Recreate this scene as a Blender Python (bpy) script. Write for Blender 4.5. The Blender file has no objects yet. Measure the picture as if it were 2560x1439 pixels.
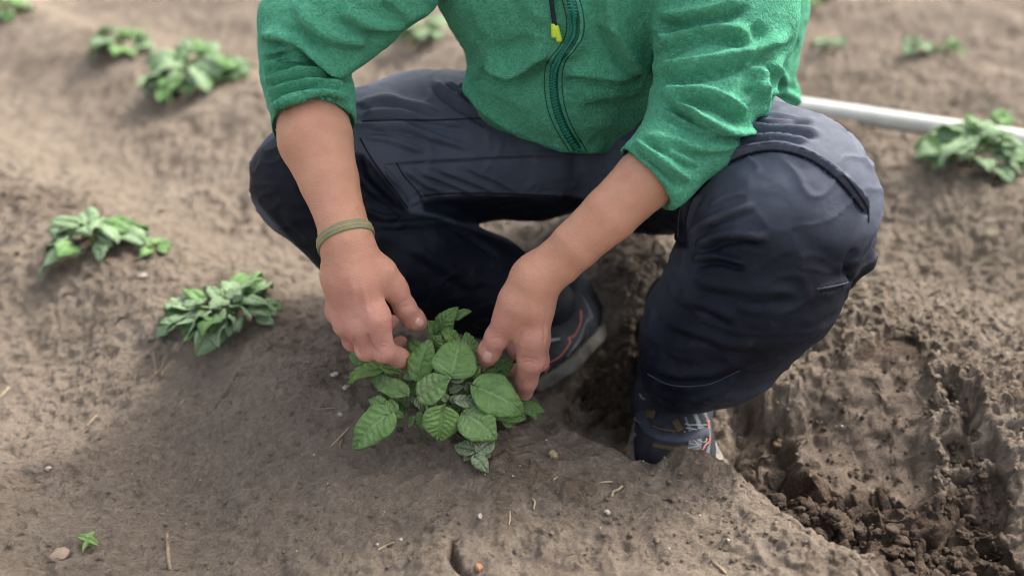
import bpy, math, random
import numpy as np
from mathutils import Vector, Matrix
from mathutils.bvhtree import BVHTree

# ------------------------------------------------------------------ camera, sky, sun, exposure
S = bpy.context.scene
COL = S.collection
FPX = 2500.0                      # focal length in pixels of the 2560 px wide photograph
PITCH = math.radians(30)          # camera looks down 30 degrees
CAMH = 0.74
cd = bpy.data.cameras.new("camera"); cam = bpy.data.objects.new("camera", cd); COL.objects.link(cam)
cam.location = (0, 0, CAMH); cam.rotation_euler = (math.pi/2 - PITCH, 0, 0)
cd.sensor_width = 36; cd.lens = 36*FPX/2560; cd.clip_start = 0.05; cd.clip_end = 300
cd.dof.use_dof = True; cd.dof.focus_distance = 1.13; cd.dof.aperture_fstop = 2.0
S.camera = cam

SUN_EL = math.radians(50); SUN_AZ = (0.80, 0.60)   # horizontal direction towards the sun: behind and right of the person
sd = np.array([SUN_AZ[0]*math.cos(SUN_EL), SUN_AZ[1]*math.cos(SUN_EL), math.sin(SUN_EL)]); sd /= np.linalg.norm(sd)
sl = bpy.data.lights.new("sun", 'SUN'); sl.energy = 1.0; sl.angle = math.radians(4); sl.color = (1.0, 0.965, 0.92)
so = bpy.data.objects.new("sun", sl); COL.objects.link(so)
so.rotation_euler = Vector(sd).to_track_quat('Z', 'Y').to_euler()
W = bpy.data.worlds.new("World"); S.world = W; W.use_nodes = True
wn = W.node_tree; bg = wn.nodes['Background']
sky = wn.nodes.new('ShaderNodeTexSky'); sky.sky_type = 'NISHITA'; sky.sun_disc = False
sky.sun_elevation = SUN_EL; sky.sun_rotation = math.atan2(SUN_AZ[0], SUN_AZ[1])
sky.air_density = 1.0; sky.dust_density = 6.0; sky.ozone_density = 1.0
hz = wn.nodes.new('ShaderNodeHueSaturation'); hz.inputs['Saturation'].default_value = .45   # thin high cloud greys the blue
wn.links.new(sky.outputs[0], hz.inputs['Color']); wn.links.new(hz.outputs[0], bg.inputs[0]); bg.inputs[1].default_value = 0.15
S.view_settings.view_transform = 'Standard'; S.view_settings.look = 'None'
S.view_settings.exposure = 1.58
S.cycles.filter_width = 1.0; S.view_settings.gamma = 1.0

# ------------------------------------------------------------------ pixel <-> place
CP, SP = math.cos(PITCH), math.sin(PITCH)
C0 = np.array([0, 0, CAMH]); FW = np.array([0, CP, -SP]); UP = np.array([0, SP, CP]); RT = np.array([1., 0, 0])
def ray(px, py): return FW + RT*(px-1280)/FPX + UP*(719.5-py)/FPX
def P(px, py, d): return C0 + d*ray(px, py)
def PZ(px, py, z):
    r = ray(px, py); return C0 + r*((z-CAMH)/r[2])
def proj(v):
    q = v - C0; d = q@FW
    return 1280 + FPX*(q@RT)/d, 719.5 - FPX*(q@UP)/d, d

# ------------------------------------------------------------------ noise
def _h(ix, iy, iz, seed):
    n = (ix*374761393 + iy*668265263 + iz*2147483647 + seed*974634777) & 0xffffffff
    n = ((n ^ (n >> 13))*1274126177) & 0xffffffff
    n = ((n ^ (n >> 16))*2246822519) & 0xffffffff
    return ((n ^ (n >> 15)) & 0xffff)/32767.5 - 1
def noise3(x, y, z, seed=0):
    x, y, z = np.broadcast_arrays(x, y, z)
    ix, iy, iz = [np.floor(a).astype(np.int64) for a in (x, y, z)]
    fx, fy, fz = x-ix, y-iy, z-iz
    u, v, w = [f*f*f*(f*(f*6-15)+10) for f in (fx, fy, fz)]
    o = 0
    for a in (0, 1):
        for b in (0, 1):
            for c in (0, 1):
                o = o + _h(ix+a, iy+b, iz+c, seed)*(u if a else 1-u)*(v if b else 1-v)*(w if c else 1-w)
    return o
def noise2(x, y, seed=0):
    ix, iy = np.floor(x).astype(np.int64), np.floor(y).astype(np.int64)
    fx, fy = x-ix, y-iy
    u, v = [f*f*f*(f*(f*6-15)+10) for f in (fx, fy)]
    def g(a, b):
        an = _h(ix+a, iy+b, 7, seed)*math.pi
        return np.cos(an)*(fx-a) + np.sin(an)*(fy-b)
    return 1.5*((g(0,0)*(1-u)+g(1,0)*u)*(1-v) + (g(0,1)*(1-u)+g(1,1)*u)*v)
def fbm2(x, y, sc, octv=4, seed=0, gain=.5):
    o = 0; a = 1
    for i in range(octv):
        c, s = math.cos(i*1.3), math.sin(i*1.3)
        o = o + a*noise2((c*x-s*y)/sc+i*17.3, (s*x+c*y)/sc-i*9.1, seed+i); a *= gain; sc *= .5
    return o
def fbm3(v, sc, octv=3, seed=0):
    o = 0; a = 1
    for i in range(octv):
        o = o + a*noise3(v[:,0]/sc+i*7.7, v[:,1]/sc-i*3.1, v[:,2]/sc+i*5.3, seed+i); a *= .5; sc *= .5
    return o
def sstep(a, b, x):
    t = np.clip((x-a)/(b-a), 0, 1); return t*t*(3-2*t)
def polydist(x, y, pts, closed=False):
    """distance to polyline, signed side, and parameter 0..1 along it"""
    pts = np.asarray(pts, float); n = len(pts)
    if closed: pts = np.vstack([pts, pts[:1]]); n += 1
    L = np.r_[0, np.cumsum(np.hypot(*np.diff(pts, axis=0).T))]
    best = np.full(x.shape, 1e9); side = np.ones(x.shape); par = np.zeros(x.shape)
    for i in range(n-1):
        a, b = pts[i], pts[i+1]; e = b-a; l2 = e@e + 1e-12
        t = np.clip(((x-a[0])*e[0] + (y-a[1])*e[1])/l2, 0, 1)
        dx, dy = x-a[0]-t*e[0], y-a[1]-t*e[1]; d = np.hypot(dx, dy)
        m = d < best; best = np.where(m, d, best)
        side = np.where(m, np.sign(e[0]*dy - e[1]*dx), side); par = np.where(m, (L[i]+t*math.sqrt(l2))/L[-1], par)
    return best, side, par
def inside(x, y, pts):
    r = np.zeros(x.shape, bool); n = len(pts)
    for i in range(n):
        (x1, y1), (x2, y2) = pts[i], pts[(i+1) % n]
        c = (y1 > y) != (y2 > y)
        r ^= c & (x < (x2-x1)*(y-y1)/((y2-y1) if y2 != y1 else 1e-9) + x1)
    return r

# ------------------------------------------------------------------ mesh and object helpers
def mesh_np(name, v, f, smooth=True):
    v = np.asarray(v, np.float32); f = np.asarray(f, np.int32)
    me = bpy.data.meshes.new(name); k = f.shape[1]
    me.vertices.add(len(v)); me.vertices.foreach_set('co', v.ravel())
    me.loops.add(f.size); me.loops.foreach_set('vertex_index', f.ravel())
    me.polygons.add(len(f)); me.polygons.foreach_set('loop_start', np.arange(0, f.size, k, dtype=np.int32))
    me.update(calc_edges=True)
    me.polygons.foreach_set('use_smooth', np.full(len(f), smooth)); me.validate()
    return me
def link(name, me, m=None, parent=None):
    """verts are in world space; a parented mesh is shifted to its root's origin"""
    o = bpy.data.objects.new(name, me); COL.objects.link(o)
    if m is not None: me.materials.append(m)
    if parent is not None:
        w = Vector((0, 0, 0)); q = parent
        while q is not None: w += q.location; q = q.parent
        me.transform(Matrix.Translation(-w)); o.parent = parent
    return o
def tag(o, label=None, cat=None, group=None, kind=None):
    if label: o['label'] = label
    if cat: o['category'] = cat
    if group: o['group'] = group
    if kind: o['kind'] = kind
    return o
def empty(name, loc):
    o = bpy.data.objects.new(name, None); COL.objects.link(o); o.location = [float(c) for c in loc]; o.empty_display_size = .05
    return o
def attr(me, name, val):
    a = me.attributes.new(name, 'FLOAT', 'POINT'); a.data.foreach_set('value', np.asarray(val, np.float32))
def vnormals(v, f):
    a, b, c, d = v[f[:,0]], v[f[:,1]], v[f[:,2]], v[f[:,3 if f.shape[1] > 3 else 2]]
    n = np.cross(c-a, d-b) if f.shape[1] > 3 else np.cross(b-a, c-a)
    o = np.zeros_like(v)
    for k in range(f.shape[1]):
        for j in range(3): o[:, j] += np.bincount(f[:,k], n[:,j], len(v))
    return o/(np.linalg.norm(o, axis=1, keepdims=True)+1e-12)
def catmull(pts, n):
    """smooth resampling of a polyline of any dimension"""
    p = np.asarray(pts, float)
    if len(p) < 3: return np.array([p[0]+(p[-1]-p[0])*t for t in np.linspace(0, 1, n)])
    q = np.vstack([2*p[0]-p[1], p, 2*p[-1]-p[-2]]); out = []
    for t in np.linspace(0, len(p)-1-1e-6, n):
        i = int(t); u = t-i; a, b, c, d = q[i:i+4]
        out.append(.5*((2*b)+(-a+c)*u+(2*a-5*b+4*c-d)*u*u+(-a+3*b-3*c+d)*u**3))
    return np.array(out)
def tube_vf(pts, rad, seg=8, flat=1.0, upv=None):
    pts = np.asarray(pts, float); n = len(pts); rad = np.broadcast_to(rad, (n,))
    T = np.gradient(pts, axis=0); T /= np.linalg.norm(T, axis=1, keepdims=True)+1e-12
    r = np.array([0, 0, 1.]) if upv is None else np.asarray(upv, float)
    V = []; F = []
    for i in range(n):
        a = r - T[i]*(r@T[i])
        if np.linalg.norm(a) < 1e-4: a = np.array([1., 0, 0]) - T[i]*T[i][0]
        a /= np.linalg.norm(a); b = np.cross(T[i], a)
        if upv is None: r = a
        for k in range(seg):
            t = 2*math.pi*k/seg; V.append(pts[i] + rad[i]*(a*math.cos(t)*flat + b*math.sin(t)))
    for i in range(n-1):
        for k in range(seg):
            F.append((i*seg+k, i*seg+(k+1) % seg, (i+1)*seg+(k+1) % seg, (i+1)*seg+k))
    V.append(pts[0]); V.append(pts[-1]); c0, c1 = len(V)-2, len(V)-1
    for k in range(seg):
        F.append((c0, (k+1) % seg, k, k)); F.append((c1, (n-1)*seg+k, (n-1)*seg+(k+1) % seg, (n-1)*seg+(k+1) % seg))
    return np.array(V), F
class MB:
    def __init__(s): s.v = []; s.f = []; s.n = 0
    def add(s, v, f):
        s.f += [tuple(int(i)+s.n for i in dict.fromkeys(q)) for q in f]; s.v += [tuple(map(float, p)) for p in v]; s.n = len(s.v)
    def mesh(s, name, smooth=True):
        me = bpy.data.meshes.new(name); me.from_pydata(s.v, [], s.f); me.update()
        me.polygons.foreach_set('use_smooth', [smooth]*len(me.polygons)); return me
def tube(name, pts, rad, m, parent=None, seg=8, **k):
    b = MB(); b.add(*tube_vf(pts, rad, seg, **k)); return link(name, b.mesh(name), m, parent)

# ------------------------------------------------------------------ signed distance modelling
def smin(a, b, k):
    if k <= 0: return np.minimum(a, b)
    h = np.maximum(k-np.abs(a-b), 0)/k
    return np.minimum(a, b) - h*h*k*.25
def cap(v, a, b, ra, rb):
    e = b-a; t = np.clip(((v-a)@e)/(e@e+1e-12), 0, 1)
    return np.linalg.norm(v-a-t[:,None]*e, axis=1) - (ra+(rb-ra)*t)
def W4(q):
    """(px, py, depth, radius in px) -> centre, radius"""
    return P(q[0], q[1], q[2]), q[3]*q[2]/FPX
def chain(qs, k, world=False):
    out = []; w = [(np.array(q[:3], float), q[3]) if world else W4(q) for q in qs]
    if len(w) == 1: w = w*2
    for (a, ra), (b, rb) in zip(w[:-1], w[1:]): out.append((a, b if not np.allclose(a, b) else a+1e-4, ra, rb, k))
    return out
def prim_sdf(prims):
    def f(v):
        o = None
        for a, b, ra, rb, k in prims:
            d = cap(v, a, b, ra, rb); o = d if o is None else smin(o, d, k)
        return o
    return f
def prim_bounds(prims, pad):
    c = np.array([p[0]-p[2] for p in prims]+[p[1]-p[3] for p in prims]), np.array([p[0]+p[2] for p in prims]+[p[1]+p[3] for p in prims])
    return c[0].min(0)-pad-.02, c[1].max(0)+pad+.02
def surface(sdf, lo, hi, h, margin=1.35):
    B = 8
    nb = np.ceil((hi-lo)/(h*B)).astype(int); n = nb*B+1
    f = np.empty(n, np.float32)
    g = np.stack(np.meshgrid(*[np.arange(k) for k in nb], indexing='ij'), -1).reshape(-1, 3)
    cen = lo + (g*B + B/2)*h; fc = sdf(cen)
    big = np.where(fc < 0, -1., 1.).reshape(nb)
    f[:] = 1.
    f[:-1,:-1,:-1] = np.repeat(np.repeat(np.repeat(big, B, 0), B, 1), B, 2)
    act = g[np.abs(fc) < B*h*.87*margin]
    ofs = np.stack(np.meshgrid(*[np.arange(B+1)]*3, indexing='ij'), -1).reshape(-1, 3)
    for s in range(0, len(act), 1500):
        ii = (act[s:s+1500, None]*B + ofs[None]).reshape(-1, 3)
        f[ii[:,0], ii[:,1], ii[:,2]] = sdf(lo + ii*h)
    s = f < 0
    cnt = sum(s[a:n[0]-1+a, b:n[1]-1+b, c:n[2]-1+c].astype(np.int8) for a in (0,1) for b in (0,1) for c in (0,1))
    I = np.argwhere((cnt > 0) & (cnt < 8)); M = len(I)
    acc = np.zeros((M, 3)); num = np.zeros(M)
    cor = [(a,b,c) for a in (0,1) for b in (0,1) for c in (0,1)]
    fv = {c: f[I[:,0]+c[0], I[:,1]+c[1], I[:,2]+c[2]] for c in cor}
    for c in cor:
        for ax in range(3):
            if c[ax]: continue
            d = list(c); d[ax] = 1; d = tuple(d); fa, fb = fv[c], fv[d]
            m = (fa < 0) != (fb < 0); t = np.where(m, fa/np.where(m, fa-fb, 1), 0)
            p = np.tile(np.array(c, float), (M, 1)); p[:, ax] = t
            acc += p*m[:,None]; num += m
    v = lo + (I + acc/num[:,None])*h
    idm = np.full(tuple(n-1), -1, np.int32); idm[I[:,0], I[:,1], I[:,2]] = np.arange(M)
    Q = []
    for ax in range(3):
        a1, a2 = [(1,2),(2,0),(0,1)][ax]
        sa = [slice(1, -1)]*3; sa[ax] = slice(0, -1); sb = list(sa); sb[ax] = slice(1, None)
        A, Bq = s[tuple(sa)], s[tuple(sb)]
        E = np.argwhere(A != Bq); base = E.copy()
        base[:, a1] += 1; base[:, a2] += 1
        pos = A[E[:,0], E[:,1], E[:,2]]
        def cell(o1, o2):
            q = base.copy(); q[:, a1] -= o1; q[:, a2] -= o2; return idm[q[:,0], q[:,1], q[:,2]]
        q = np.stack([cell(1,1), cell(0,1), cell(0,0), cell(1,0)], 1)
        q[~pos] = q[~pos][:, ::-1]
        Q.append(q)
    Q = np.vstack(Q); Q = Q[(Q >= 0).all(1)]
    return v, Q
def relax(v, f, it=1, lam=.5):
    for _ in range(it):
        s = np.zeros_like(v); c = np.zeros(len(v))
        for k in range(4):
            a, b = f[:,k], f[:,(k+1) % 4]
            for j in range(3): s[:,j] += np.bincount(a, v[b,j], len(v)) + np.bincount(b, v[a,j], len(v))
            c += np.bincount(a, minlength=len(v)) + np.bincount(b, minlength=len(v))
        v = v + lam*(s/np.maximum(c,1)[:,None] - v)
    return v
def folds(v, n, lst):
    """raise folds along traced lines: (points, half width px, height m, undercut 0..1 with its side)"""
    x, y, d = proj(v)
    vd = (C0 - v); vd /= np.linalg.norm(vd, axis=1, keepdims=True)
    wt = sstep(-.05, .3, (vd*n).sum(1))
    h = np.zeros(len(v))
    for q in lst:
        pts, w, amp = q[:3]; und = q[3] if len(q) > 3 else 0
        pp = catmull(pts, max(8, 5*len(pts))); px, py = zip(*pp)
        m = (x > min(px)-4*w) & (x < max(px)+4*w) & (y > min(py)-4*w) & (y < max(py)+4*w) & (wt > 0)
        if len(q) > 4: m &= d < q[4]
        if not m.any(): continue
        ds, sg, t = polydist(x[m], y[m], pp)
        e = sstep(0, .18, t)*sstep(0, .18, 1-t) if not (len(q) > 5 and q[5]) else 1
        s = ds*sg
        g = np.exp(-(s/w)**2)
        if und: g = g - abs(und)*np.exp(-((s-np.sign(und)*1.7*w)/(.8*w))**2)
        h[m] += amp*e*g*wt[m]
    return v + n*h[:,None], h

# ------------------------------------------------------------------ materials
def newmat(name):
    m = bpy.data.materials.new(name); m.use_nodes = True; nt = m.node_tree
    return m, nt, nt.nodes['Principled BSDF']
def N(nt, t, **k):
    n = nt.nodes.new(t)
    for a, b in k.items():
        if a.startswith('i_'): n.inputs[a[2:].replace('_', ' ')].default_value = b
        else: setattr(n, a, b)
    return n
def ramp(nt, src, stops):
    r = nt.nodes.new('ShaderNodeValToRGB'); e = r.color_ramp.elements
    while len(e) < len(stops): e.new(.5)
    for q, (p, c) in zip(e, stops): q.position = p; q.color = (*c, 1) if len(c) == 3 else c
    nt.links.new(src, r.inputs[0]); return r
def mix(nt, fac, a, b, mode='MIX'):
    m = nt.nodes.new('ShaderNodeMix'); m.data_type = 'RGBA'; m.blend_type = mode
    for s, i in ((fac, 0), (a, 6), (b, 7)):
        if hasattr(s, 'links'): nt.links.new(s, m.inputs[i])
        elif i == 0: m.inputs[0].default_value = s
        else: m.inputs[i].default_value = (*s, 1)
    return m.outputs[2]
def math_(nt, op, a, b=0.):
    m = nt.nodes.new('ShaderNodeMath'); m.operation = op
    for s, i in ((a, 0), (b, 1)):
        if hasattr(s, 'links'): nt.links.new(s, m.inputs[i])
        else: m.inputs[i].default_value = s
    return m.outputs[0]
def noise(nt, sc, det=4, rough=.55, vec=None, out='Fac', dist=0):
    n = N(nt, 'ShaderNodeTexNoise'); n.inputs['Scale'].default_value = sc; n.inputs['Detail'].default_value = det
    n.inputs['Roughness'].default_value = rough; n.inputs['Distortion'].default_value = dist
    if vec is not None: nt.links.new(vec, n.inputs['Vector'])
    return n.outputs[out]
def voro(nt, sc, vec=None, feat='F1'):
    n = N(nt, 'ShaderNodeTexVoronoi', feature=feat); n.inputs['Scale'].default_value = sc
    if vec is not None: nt.links.new(vec, n.inputs['Vector'])
    return n.outputs['Distance']
def bump(nt, bs, h, dist, strength=1., prev=None):
    b = N(nt, 'ShaderNodeBump'); b.inputs['Distance'].default_value = dist; b.inputs['Strength'].default_value = strength
    nt.links.new(h, b.inputs['Height'])
    if prev is not None: nt.links.new(prev, b.inputs['Normal'])
    nt.links.new(b.outputs[0], bs.inputs['Normal']); return b.outputs[0]
def objco(nt): return nt.nodes.new('ShaderNodeTexCoord').outputs['Object']
def at_(nt, name):
    a = N(nt, 'ShaderNodeAttribute', attribute_name=name); return a.outputs['Fac']

def mat_soil():
    m, nt, b = newmat('soil'); co = objco(nt)
    big = noise(nt, 6, 5, .6, co); mid = noise(nt, 38, 5, .65, co); fine = noise(nt, 260, 4, .7, co)
    dry = ramp(nt, big, [(.3, (.188,.148,.109)), (.5, (.236,.190,.142)), (.7, (.288,.235,.178))]).outputs[0]
    dry = mix(nt, ramp(nt, mid, [(.42, (0,0,0)), (.62, (1,1,1))]).outputs[0], dry, (.225,.172,.127))
    wet = ramp(nt, mid, [(.3, (.072,.050,.035)), (.7, (.150,.106,.076))]).outputs[0]
    c = mix(nt, at_(nt, 'moist'), dry, wet)
    c = mix(nt, ramp(nt, fine, [(.35, (.62,.62,.62)), (.6, (1,1,1)), (.72, (1.15,1.15,1.15))]).outputs[0], (0,0,0), c)
    g = nt.nodes[-1]
    f = ramp(nt, fine, [(.32, (.45,.43,.41)), (.5, (1,1,1)), (.7, (1.2,1.2,1.2))]).outputs[0]
    c = mix(nt, .8, mix(nt, at_(nt, 'moist'), dry, wet), f, 'MULTIPLY')
    pale = ramp(nt, noise(nt, 170, 5, .7, co, dist=2.2), [(.56, (0,0,0)), (.66, (1,1,1))]).outputs[0]
    c = mix(nt, math_(nt, 'MULTIPLY', pale, .40), c, (.42,.355,.285))
    c = mix(nt, at_(nt, 'crest'), c, mix(nt, .5, c, (.50,.41,.32)))
    nt.links.new(c, b.inputs['Base Color']); b.inputs['Roughness'].default_value = .95; b.inputs['Specular IOR Level'].default_value = .15
    cr = at_(nt, 'crumb')
    n1 = bump(nt, b, noise(nt, 80, 8, .78, co, dist=.5), .016, .7)
    pit = ramp(nt, voro(nt, 130, mix(nt, .12, co, noise(nt, 60, 3, .5, co, 'Color'))), [(.0, (0,0,0)), (.45, (1,1,1))]).outputs[0]
    n2 = bump(nt, b, math_(nt, 'MULTIPLY', pit, cr), .004, .6, n1)
    bump(nt, b, noise(nt, 260, 5, .8, co), .007, .9, n2)
    return m
def mat_simple(name, col, rough=.6, spec=.3, var=.15, sc=60, bsc=200, bd=.0006, **k):
    m, nt, b = newmat(name); co = objco(nt)
    n = noise(nt, sc, 4, .6, co)
    c = ramp(nt, n, [(.3, tuple(x*(1-var) for x in col)), (.7, tuple(min(1, x*(1+var)) for x in col))]).outputs[0]
    nt.links.new(c, b.inputs['Base Color']); b.inputs['Roughness'].default_value = rough; b.inputs['Specular IOR Level'].default_value = spec
    if bd: bump(nt, b, noise(nt, bsc, 4, .6, co), bd, .7)
    for a, v in k.items(): b.inputs[a.replace('_', ' ')].default_value = v
    return m
def mat_fleece():
    m, nt, b = newmat('fleece'); co = objco(nt)
    wob = mix(nt, .02, co, noise(nt, 150, 2, .5, co, 'Color'))
    nub = voro(nt, 210, wob); nub2 = noise(nt, 190, 3, .65, wob, dist=1.6); lo = noise(nt, 22, 3, .5, co)
    pile = math_(nt, 'ADD', math_(nt, 'MULTIPLY', nub, .6), nub2)
    c = ramp(nt, pile, [(.34, (.055,.30,.155)), (.62, (.080,.40,.215)), (.88, (.15,.52,.32))]).outputs[0]
    c = mix(nt, math_(nt, 'MULTIPLY', lo, .35), c, (.065,.35,.195))
    nt.links.new(c, b.inputs['Base Color']); b.inputs['Roughness'].default_value = .95; b.inputs['Specular IOR Level'].default_value = .1
    b.inputs['Sheen Weight'].default_value = .25; b.inputs['Sheen Roughness'].default_value = .5; b.inputs['Sheen Tint'].default_value = (.35,.9,.65,1)
    n1 = bump(nt, b, noise(nt, 60, 3, .5, co), .004, .35)
    n2 = bump(nt, b, pile, .0065, .9, n1)
    return m
def mat_trouser():
    m, nt, b = newmat('trouser_cloth'); co = objco(nt)
    w1 = N(nt, 'ShaderNodeTexWave', wave_type='BANDS', bands_direction='DIAGONAL'); w1.inputs['Scale'].default_value = 420; w1.inputs['Distortion'].default_value = .6
    nt.links.new(co, w1.inputs['Vector'])
    lo = noise(nt, 14, 4, .6, co)
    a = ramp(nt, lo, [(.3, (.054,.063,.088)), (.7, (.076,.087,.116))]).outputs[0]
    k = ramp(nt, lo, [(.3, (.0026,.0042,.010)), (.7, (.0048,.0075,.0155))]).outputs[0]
    c = mix(nt, at_(nt, 'panel_shade'), a, k)  # near-black tone serves the stretch panels and the painted leg shade
    du = math_(nt, 'MULTIPLY', ramp(nt, noise(nt, 45, 6, .7, co), [(.58, (0,0,0)), (.75, (1,1,1))]).outputs[0], at_(nt, 'dust'))
    c = mix(nt, du, c, (.20,.16,.125))
    nt.links.new(c, b.inputs['Base Color']); b.inputs['Roughness'].default_value = .62; b.inputs['Specular IOR Level'].default_value = .35
    b.inputs['Specular IOR Level'].default_value = .22
    n1 = bump(nt, b, noise(nt, 34, 4, .55, co, dist=.8), .005, .3)
    bump(nt, b, w1.outputs['Fac'], .0004, .35, n1)
    return m
def mat_skin():
    m, nt, b = newmat('skin'); co = objco(nt)
    lo = noise(nt, 24, 4, .6, co); fi = noise(nt, 700, 3, .6, co)
    arm = ramp(nt, lo, [(.3, (.50,.245,.150)), (.7, (.58,.300,.195))]).outputs[0]
    hand = ramp(nt, lo, [(.3, (.54,.245,.185)), (.7, (.62,.310,.245))]).outputs[0]
    c = mix(nt, at_(nt, 'pink'), arm, hand)
    c = mix(nt, ramp(nt, noise(nt, 55, 4, .65, co), [(.5, (0,0,0)), (.75, (.35,.35,.35))]).outputs[0], c, (.50,.17,.12))
    nt.links.new(c, b.inputs['Base Color']); b.inputs['Roughness'].default_value = .5; b.inputs['Specular IOR Level'].default_value = .35
    b.inputs['Subsurface Weight'].default_value = .12; b.inputs['Subsurface Radius'].default_value = (.010,.004,.002); b.inputs['Subsurface Scale'].default_value = 1.
    vor = voro(nt, 900, co)
    n1 = bump(nt, b, noise(nt, 120, 5, .6, co), .0026, .5)
    bump(nt, b, math_(nt, 'ADD', vor, fi), .0008, .7, n1)
    return m
def mat_leaf(name, c1, c2, cv, rg=.5):
    m, nt, b = newmat(name); co = objco(nt)
    c = ramp(nt, noise(nt, 45, 4, .6, co), [(.3, c1), (.7, c2)]).outputs[0]
    c = mix(nt, math_(nt, 'MULTIPLY', at_(nt, 'vein'), .55), c, cv)
    sp = ramp(nt, noise(nt, 160, 5, .7, co), [(.47, (0,0,0)), (.60, (1,1,1))]).outputs[0]
    c = mix(nt, math_(nt, 'MULTIPLY', sp, at_(nt, 'dirt')), c, (.40,.36,.28))
    nt.links.new(c, b.inputs['Base Color']); b.inputs['Roughness'].default_value = rg; b.inputs['Specular IOR Level'].default_value = .3
    wv = mix(nt, .006, co, noise(nt, 130, 2, .5, co, 'Color'))
    ve = ramp(nt, voro(nt, 190, wv, 'DISTANCE_TO_EDGE'), [(0, (0,0,0)), (.28, (1,1,1))]).outputs[0]
    n1 = bump(nt, b, ve, .0013, .4)
    bump(nt, b, noise(nt, 300, 4, .6, co), .0012, .6, n1)
    tr = N(nt, 'ShaderNodeBsdfTranslucent'); nt.links.new(mix(nt, .5, c, (.16,.30,.04)), tr.inputs[0])
    ms = N(nt, 'ShaderNodeMixShader'); ms.inputs[0].default_value = .28
    nt.links.new(b.outputs[0], ms.inputs[1]); nt.links.new(tr.outputs[0], ms.inputs[2])
    nt.links.new(ms.outputs[0], nt.nodes['Material Output'].inputs[0])
    return m
M_soil = mat_soil(); M_fleece = mat_fleece(); M_trouser = mat_trouser(); M_skin = mat_skin()
M_leaf = mat_leaf('leaf_green', (.115,.215,.060), (.190,.325,.105), (.33,.44,.23))
M_leaf_pale = mat_leaf('leaf_yellow_green', (.15,.28,.065), (.23,.38,.105), (.34,.44,.20))
M_leaf_grey = mat_leaf('leaf_grey_green', (.14,.215,.095), (.21,.285,.145), (.34,.36,.25))
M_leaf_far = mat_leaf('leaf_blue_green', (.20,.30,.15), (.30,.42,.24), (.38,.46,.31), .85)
M_leaf_mid = mat_leaf('leaf_mid_green', (.13,.26,.08), (.22,.38,.14), (.30,.44,.2), .8)
M_stem = mat_simple('stem', (.16,.22,.08), .6)
M_zip = mat_simple('zip_tape', (.006,.085,.05), .5, .4)
M_tooth = mat_simple('zip_teeth', (.015,.20,.13), .35, .5, bd=0)
M_cord = mat_simple('cord', (.012,.02,.03), .7)
M_yellow = mat_simple('cord_end', (.62,.78,.06), .4, .4, .05, bd=0)
M_nail = mat_simple('nail', (.62,.36,.30), .3, .5, .05, bd=0)
M_band_g = mat_simple('wristband_green', (.22,.22,.12), .6)
M_band_o = mat_simple('wristband_orange', (.38,.24,.13), .6)
M_shoe = mat_simple('shoe_fabric', (.024,.027,.034), .7, .3, .4, 40, 700, .0008)
M_shoe_l = mat_simple('shoe_overlay', (.050,.058,.075), .55, .4, .3, 60)
M_shoe_g = mat_simple('shoe_side', (.15,.16,.17), .5, .4, .3, 60)
M_sole = mat_simple('sole', (.20,.18,.145), .8, .2, .35, 50, 120, .002)
M_sole_d = mat_simple('muddy_rubber', (.14,.13,.108), .85, .2, .5, 40, 120, .002)
M_white = mat_simple('white_print', (.34,.35,.36), .5, .3, .08, bd=0)
M_orange = mat_simple('orange_trim', (.52,.13,.08), .5, .4, .1, bd=0)
M_brown = mat_simple('brown_webbing', (.10,.072,.04), .8, .2, .3, 200)
M_seam = mat_simple('seam_dark', (.006,.007,.012), .8)
M_seam_l = mat_simple('seam_light', (.05,.055,.072), .7)
M_pipe = mat_simple('white_plastic', (.50,.49,.45), .6, .4, .12, 12)
M_stone = mat_simple('pale_stone', (.38,.34,.28), .8, .2, .2, 200)
M_stone_b = mat_simple('tan_stone', (.34,.26,.15), .85, .2, .35, 150)
M_stone_o = mat_simple('orange_stone', (.30,.15,.08), .8, .2, .3, 150)
M_straw = mat_simple('straw', (.33,.26,.17), .8, .2, .2, 150)
M_root = mat_simple('root', (.25,.185,.12), .85, .2, .3, 150)
M_hair = mat_simple('hair', (.035,.022,.014), .6, .4, .4, 300)
M_eye = mat_simple('eye_white', (.75,.73,.70), .2, .5, .02, bd=0)

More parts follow.
